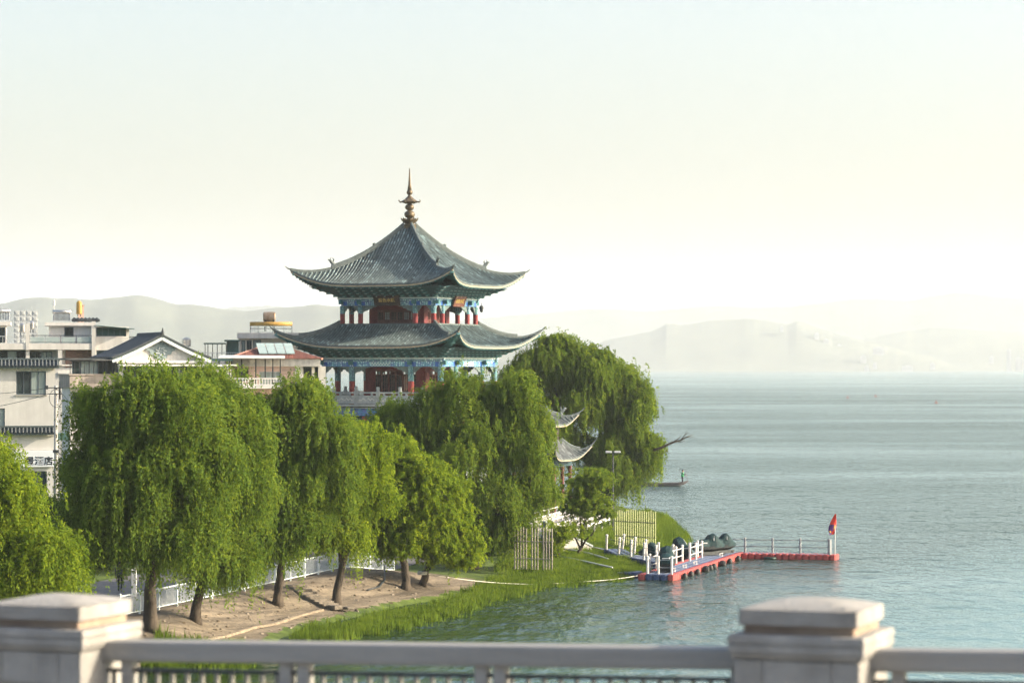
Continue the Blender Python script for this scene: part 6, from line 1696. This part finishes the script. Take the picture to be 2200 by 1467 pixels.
po_ = MB(); po_.tube([(.06,-.30,1.75), (.02,-.42,1.2), (-.10,-.95,-.25)], .022, 6); o = po_.build('punt_pole', M_BOAT); tag(o, 'thin wooden pole held by the person on the punt', 'pole'); o.location = pp.location; o.rotation_euler = pp.rotation_euler

# ------------------------------------------------------------------ channel buoys far out
for px, py, lab in ((1821, 855, 'leftmost of the three small dark red buoys on the lake'), (1881, 852, 'middle one of the three small dark red buoys on the lake'), (2011, 866, 'rightmost of the three small dark red buoys on the lake')):
    Zb = CAMZ*F/(py-HZ); t = thing('buoy', lab, 'buoy', (XW(px, Zb), Zb, 0), 0, 'buoys far out on the lake')
    mb = MB(); mb.lathe([(.55,-.3),(.75,0),(.7,.25),(.25,.35),(.15,1.0),(.05,1.35)], 12); mb.build('float', pmat('dull_red_buoy', (.22,.05,.04), (.16,.035,.03), .6), t); mb = MB(); mb.lathe([(.12,1.3),(.14,1.45),(.02,1.5)], 8); mb.build('top_mark', M_DKMETAL, t)

# ------------------------------------------------------------------ bridge in the foreground
M_PIL = pmat('painted_stone', (0.345, 0.338, 0.322), (0.235, 0.228, 0.215), 0.8, 4.0, bump=0.25, bscale=30, streak=0.3)
M_INSET = pmat('pale_blue_inset', (0.30, 0.36, 0.40), (0.26, 0.31, 0.35), 0.5, 3.0)
M_RAILM = pmat('grey_stone_rail', (0.29, 0.283, 0.268), (0.22, 0.213, 0.20), 0.5, 3.0, stretch=(.3, 2, 2), bump=.08, bscale=40)
M_RUST = pmat('weathered_joint', (0.30, 0.23, 0.17), (0.18, 0.13, 0.10), 0.85, 6.0)
bth = R(-20.0); bt_ = Vector((math.cos(bth), math.sin(bth), 0.0234)); bn = Vector((-math.sin(bth), math.cos(bth), 0))
PRc = Vector((.1022*13 + bn.x*.28, 13.0 + bn.y*.28, 0)); PRz = 12.928
SP = 4.05
def pil_origin(i): p = PRc + bt_*(SP*i); return Vector((p.x, p.y, PRz + .0234*SP*i))
def pillar(label, i):
    o = pil_origin(i); zt = o.z - .06
    t = thing('bridge_pillar', label, 'pillar', (o.x, o.y, zt-1.22), bth, 'stone pillars of the bridge railing')
    H = 1.22; hw = .278
    mb = MB(); s0 = .298
    # shaft with sunk panel on the front and back
    mb.box(-s0, s0, -s0+.03, s0-.03, -.05, H-.235)
    for y0, y1 in ((-s0, -s0+.029), (s0-.029, s0)):
        mb.box(-s0, -.165, y0, y1, -.05, H-.235); mb.box(.165, s0, y0, y1, -.05, H-.235); mb.box(-.164, .164, y0, y1, H-.40, H-.235); mb.box(-.164, .164, y0, y1, -.05, .15)
    mb.build('shaft', M_PIL, t, bevel=.006)
    for y0, y1 in ((-s0+.012, -s0+.028), (s0-.028, s0-.012)): g = MB(); g.box(-.13, .13, y0, y1, .18, H-.43); g.build('inset_panel', M_INSET, t)
    g = MB(); g.frus(-.303, .303, -.303, .303, H-.232, H-.205, -.02); g.box(-.325, .325, -.325, .325, H-.2045, H-.160); g.frus(-.330, .330, -.330, .330, H-.1595, H-.118, .006); g.build('moulding', M_PIL, t, bevel=.008)
    g = MB(); g.box(-.262, .262, -.262, .262, H-.1175, H-.078); g.build('neck', M_RUST, t)
    g = MB(); c0 = .284; g.box(-c0, c0, -c0, c0, H-.0775, H-.003)
    # low curved pyramid
    m = 8; vs = []; 
    for a in range(m+1):
        for b in range(m+1):
            u, v = -1+2*a/m, -1+2*b/m; e = max(abs(u), abs(v)); vs.append((u*c0, v*c0, H-.003 + .044*(1-e**1.7)*(1-.12*min(abs(u),abs(v)))))
    g.add(vs, [(a*(m+1)+b, (a+1)*(m+1)+b, (a+1)*(m+1)+b+1, a*(m+1)+b+1) for a in range(m) for b in range(m)]); g.build('cap', M_PIL, t, bevel=.008)
    return t
pillar('right hand stone pillar of the bridge railing with the lake behind it', 0)
pillar('left hand stone pillar of the bridge railing in front of the willows', -1)
def section(label, i, nball=True):
    a = pil_origin(i); b = pil_origin(i+1); zr = a.z - .06 - 1.22
    t = thing('bridge_railing', label, 'railing', (a.x, a.y, zr), bth, 'railing sections of the bridge'); L_ = SP; x0, x1 = .28, L_-.28
    rise = lambda x: .0234*x
    def seg(name, h0, h1, y0, y1, mat, bev=0):
        mb = MB(); v = [(x0,y0,rise(x0)+h0),(x1,y0,rise(x1)+h0),(x1,y1,rise(x1)+h0),(x0,y1,rise(x0)+h0),(x0,y0,rise(x0)+h1),(x1,y0,rise(x1)+h1),(x1,y1,rise(x1)+h1),(x0,y1,rise(x0)+h1)]
        mb.add(v, [(0,3,2,1),(4,5,6,7),(0,1,5,4),(1,2,6,5),(2,3,7,6),(3,0,4,7)]); return mb.build(name, mat, t, bevel=bev)
    seg('top_rail', .915, 1.02, -.075, .075, M_RAILM, .018)
    seg('lower_rail', .855, .873, -.02, .02, M_DKMETAL, .004); seg('bottom_rail', .10, .14, -.025, .025, M_DKMETAL)
    nb_ = int((x1-x0)/.085)
    bl = MB(); bl.box(-.009, .009, -.012, .012, .141, .8545); bme = bl.mesh('baluster', pmat('dull_baluster', (.26,.25,.22), (.20,.19,.165), .7))
    for k in range(nb_): x = x0+.05+(x1-x0-.1)*k/(nb_-1); inst('baluster', bme, t, (x, 0, rise(x)))
    ul = MB(); ul.box(-.03, .03, -.035, .035, -.03, .915); ume = ul.mesh('upright', M_PIL)
    for x in (.42, 1.32, 1.42, 2.38, 2.48, L_-.36): inst('upright', ume, t, (x, .0, rise(x)))
    return t
section('railing section right of the right hand pillar', 0); section('long middle railing section between the two stone pillars', -1); section('short end of railing left of the left hand pillar', -2)
# bridge deck and road that the railing stands on
dz_ = PRz-.06-1.22
mb = MB(); M = Matrix.Translation((PRc.x, PRc.y, 0)) @ Matrix.Rotation(bth, 4, 'Z')
for x0, x1 in ((-30, 30),):
    for (y0, y1, z0, z1, m_) in ((-.45, .45, -.9, -.052, 0), (-3.2, -.452, -.5, -.10, 0), (-19, -3.202, -.6, -.22, 1)):
        v = [(x0,y0,dz_+z0+.0234*x0),(x1,y0,dz_+z0+.0234*x1),(x1,y1,dz_+z0+.0234*x1),(x0,y1,dz_+z0+.0234*x0),(x0,y0,dz_+z1+.0234*x0),(x1,y0,dz_+z1+.0234*x1),(x1,y1,dz_+z1+.0234*x1),(x0,y1,dz_+z1+.0234*x0)]
        mb.add([M @ Vector(q) for q in v], [(0,3,2,1),(4,5,6,7),(0,1,5,4),(1,2,6,5),(2,3,7,6),(3,0,4,7)], m_)
o = mb.build('bridge_deck', [M_CONC, MATS['asphalt']]); o['kind'] = 'structure'

# ------------------------------------------------------------------ air
hz = bpy.data.materials.new('haze'); hz.use_nodes = True
nt = hz.node_tree; nt.nodes.clear(); ho_ = nt.nodes.new('ShaderNodeOutputMaterial'); pv2 = nt.nodes.new('ShaderNodeVolumePrincipled')
pv2.inputs['Color'].default_value = (0.86, 0.93, 0.98, 1); pv2.inputs['Density'].default_value = HAZE; pv2.inputs['Anisotropy'].default_value = 0.1
nt.links.new(pv2.outputs[0], ho_.inputs['Volume'])
mb = MB(); mb.box(-12000, 12000, -60, 21500, -5, 520); o = mb.build('haze', hz); o['kind'] = 'stuff'
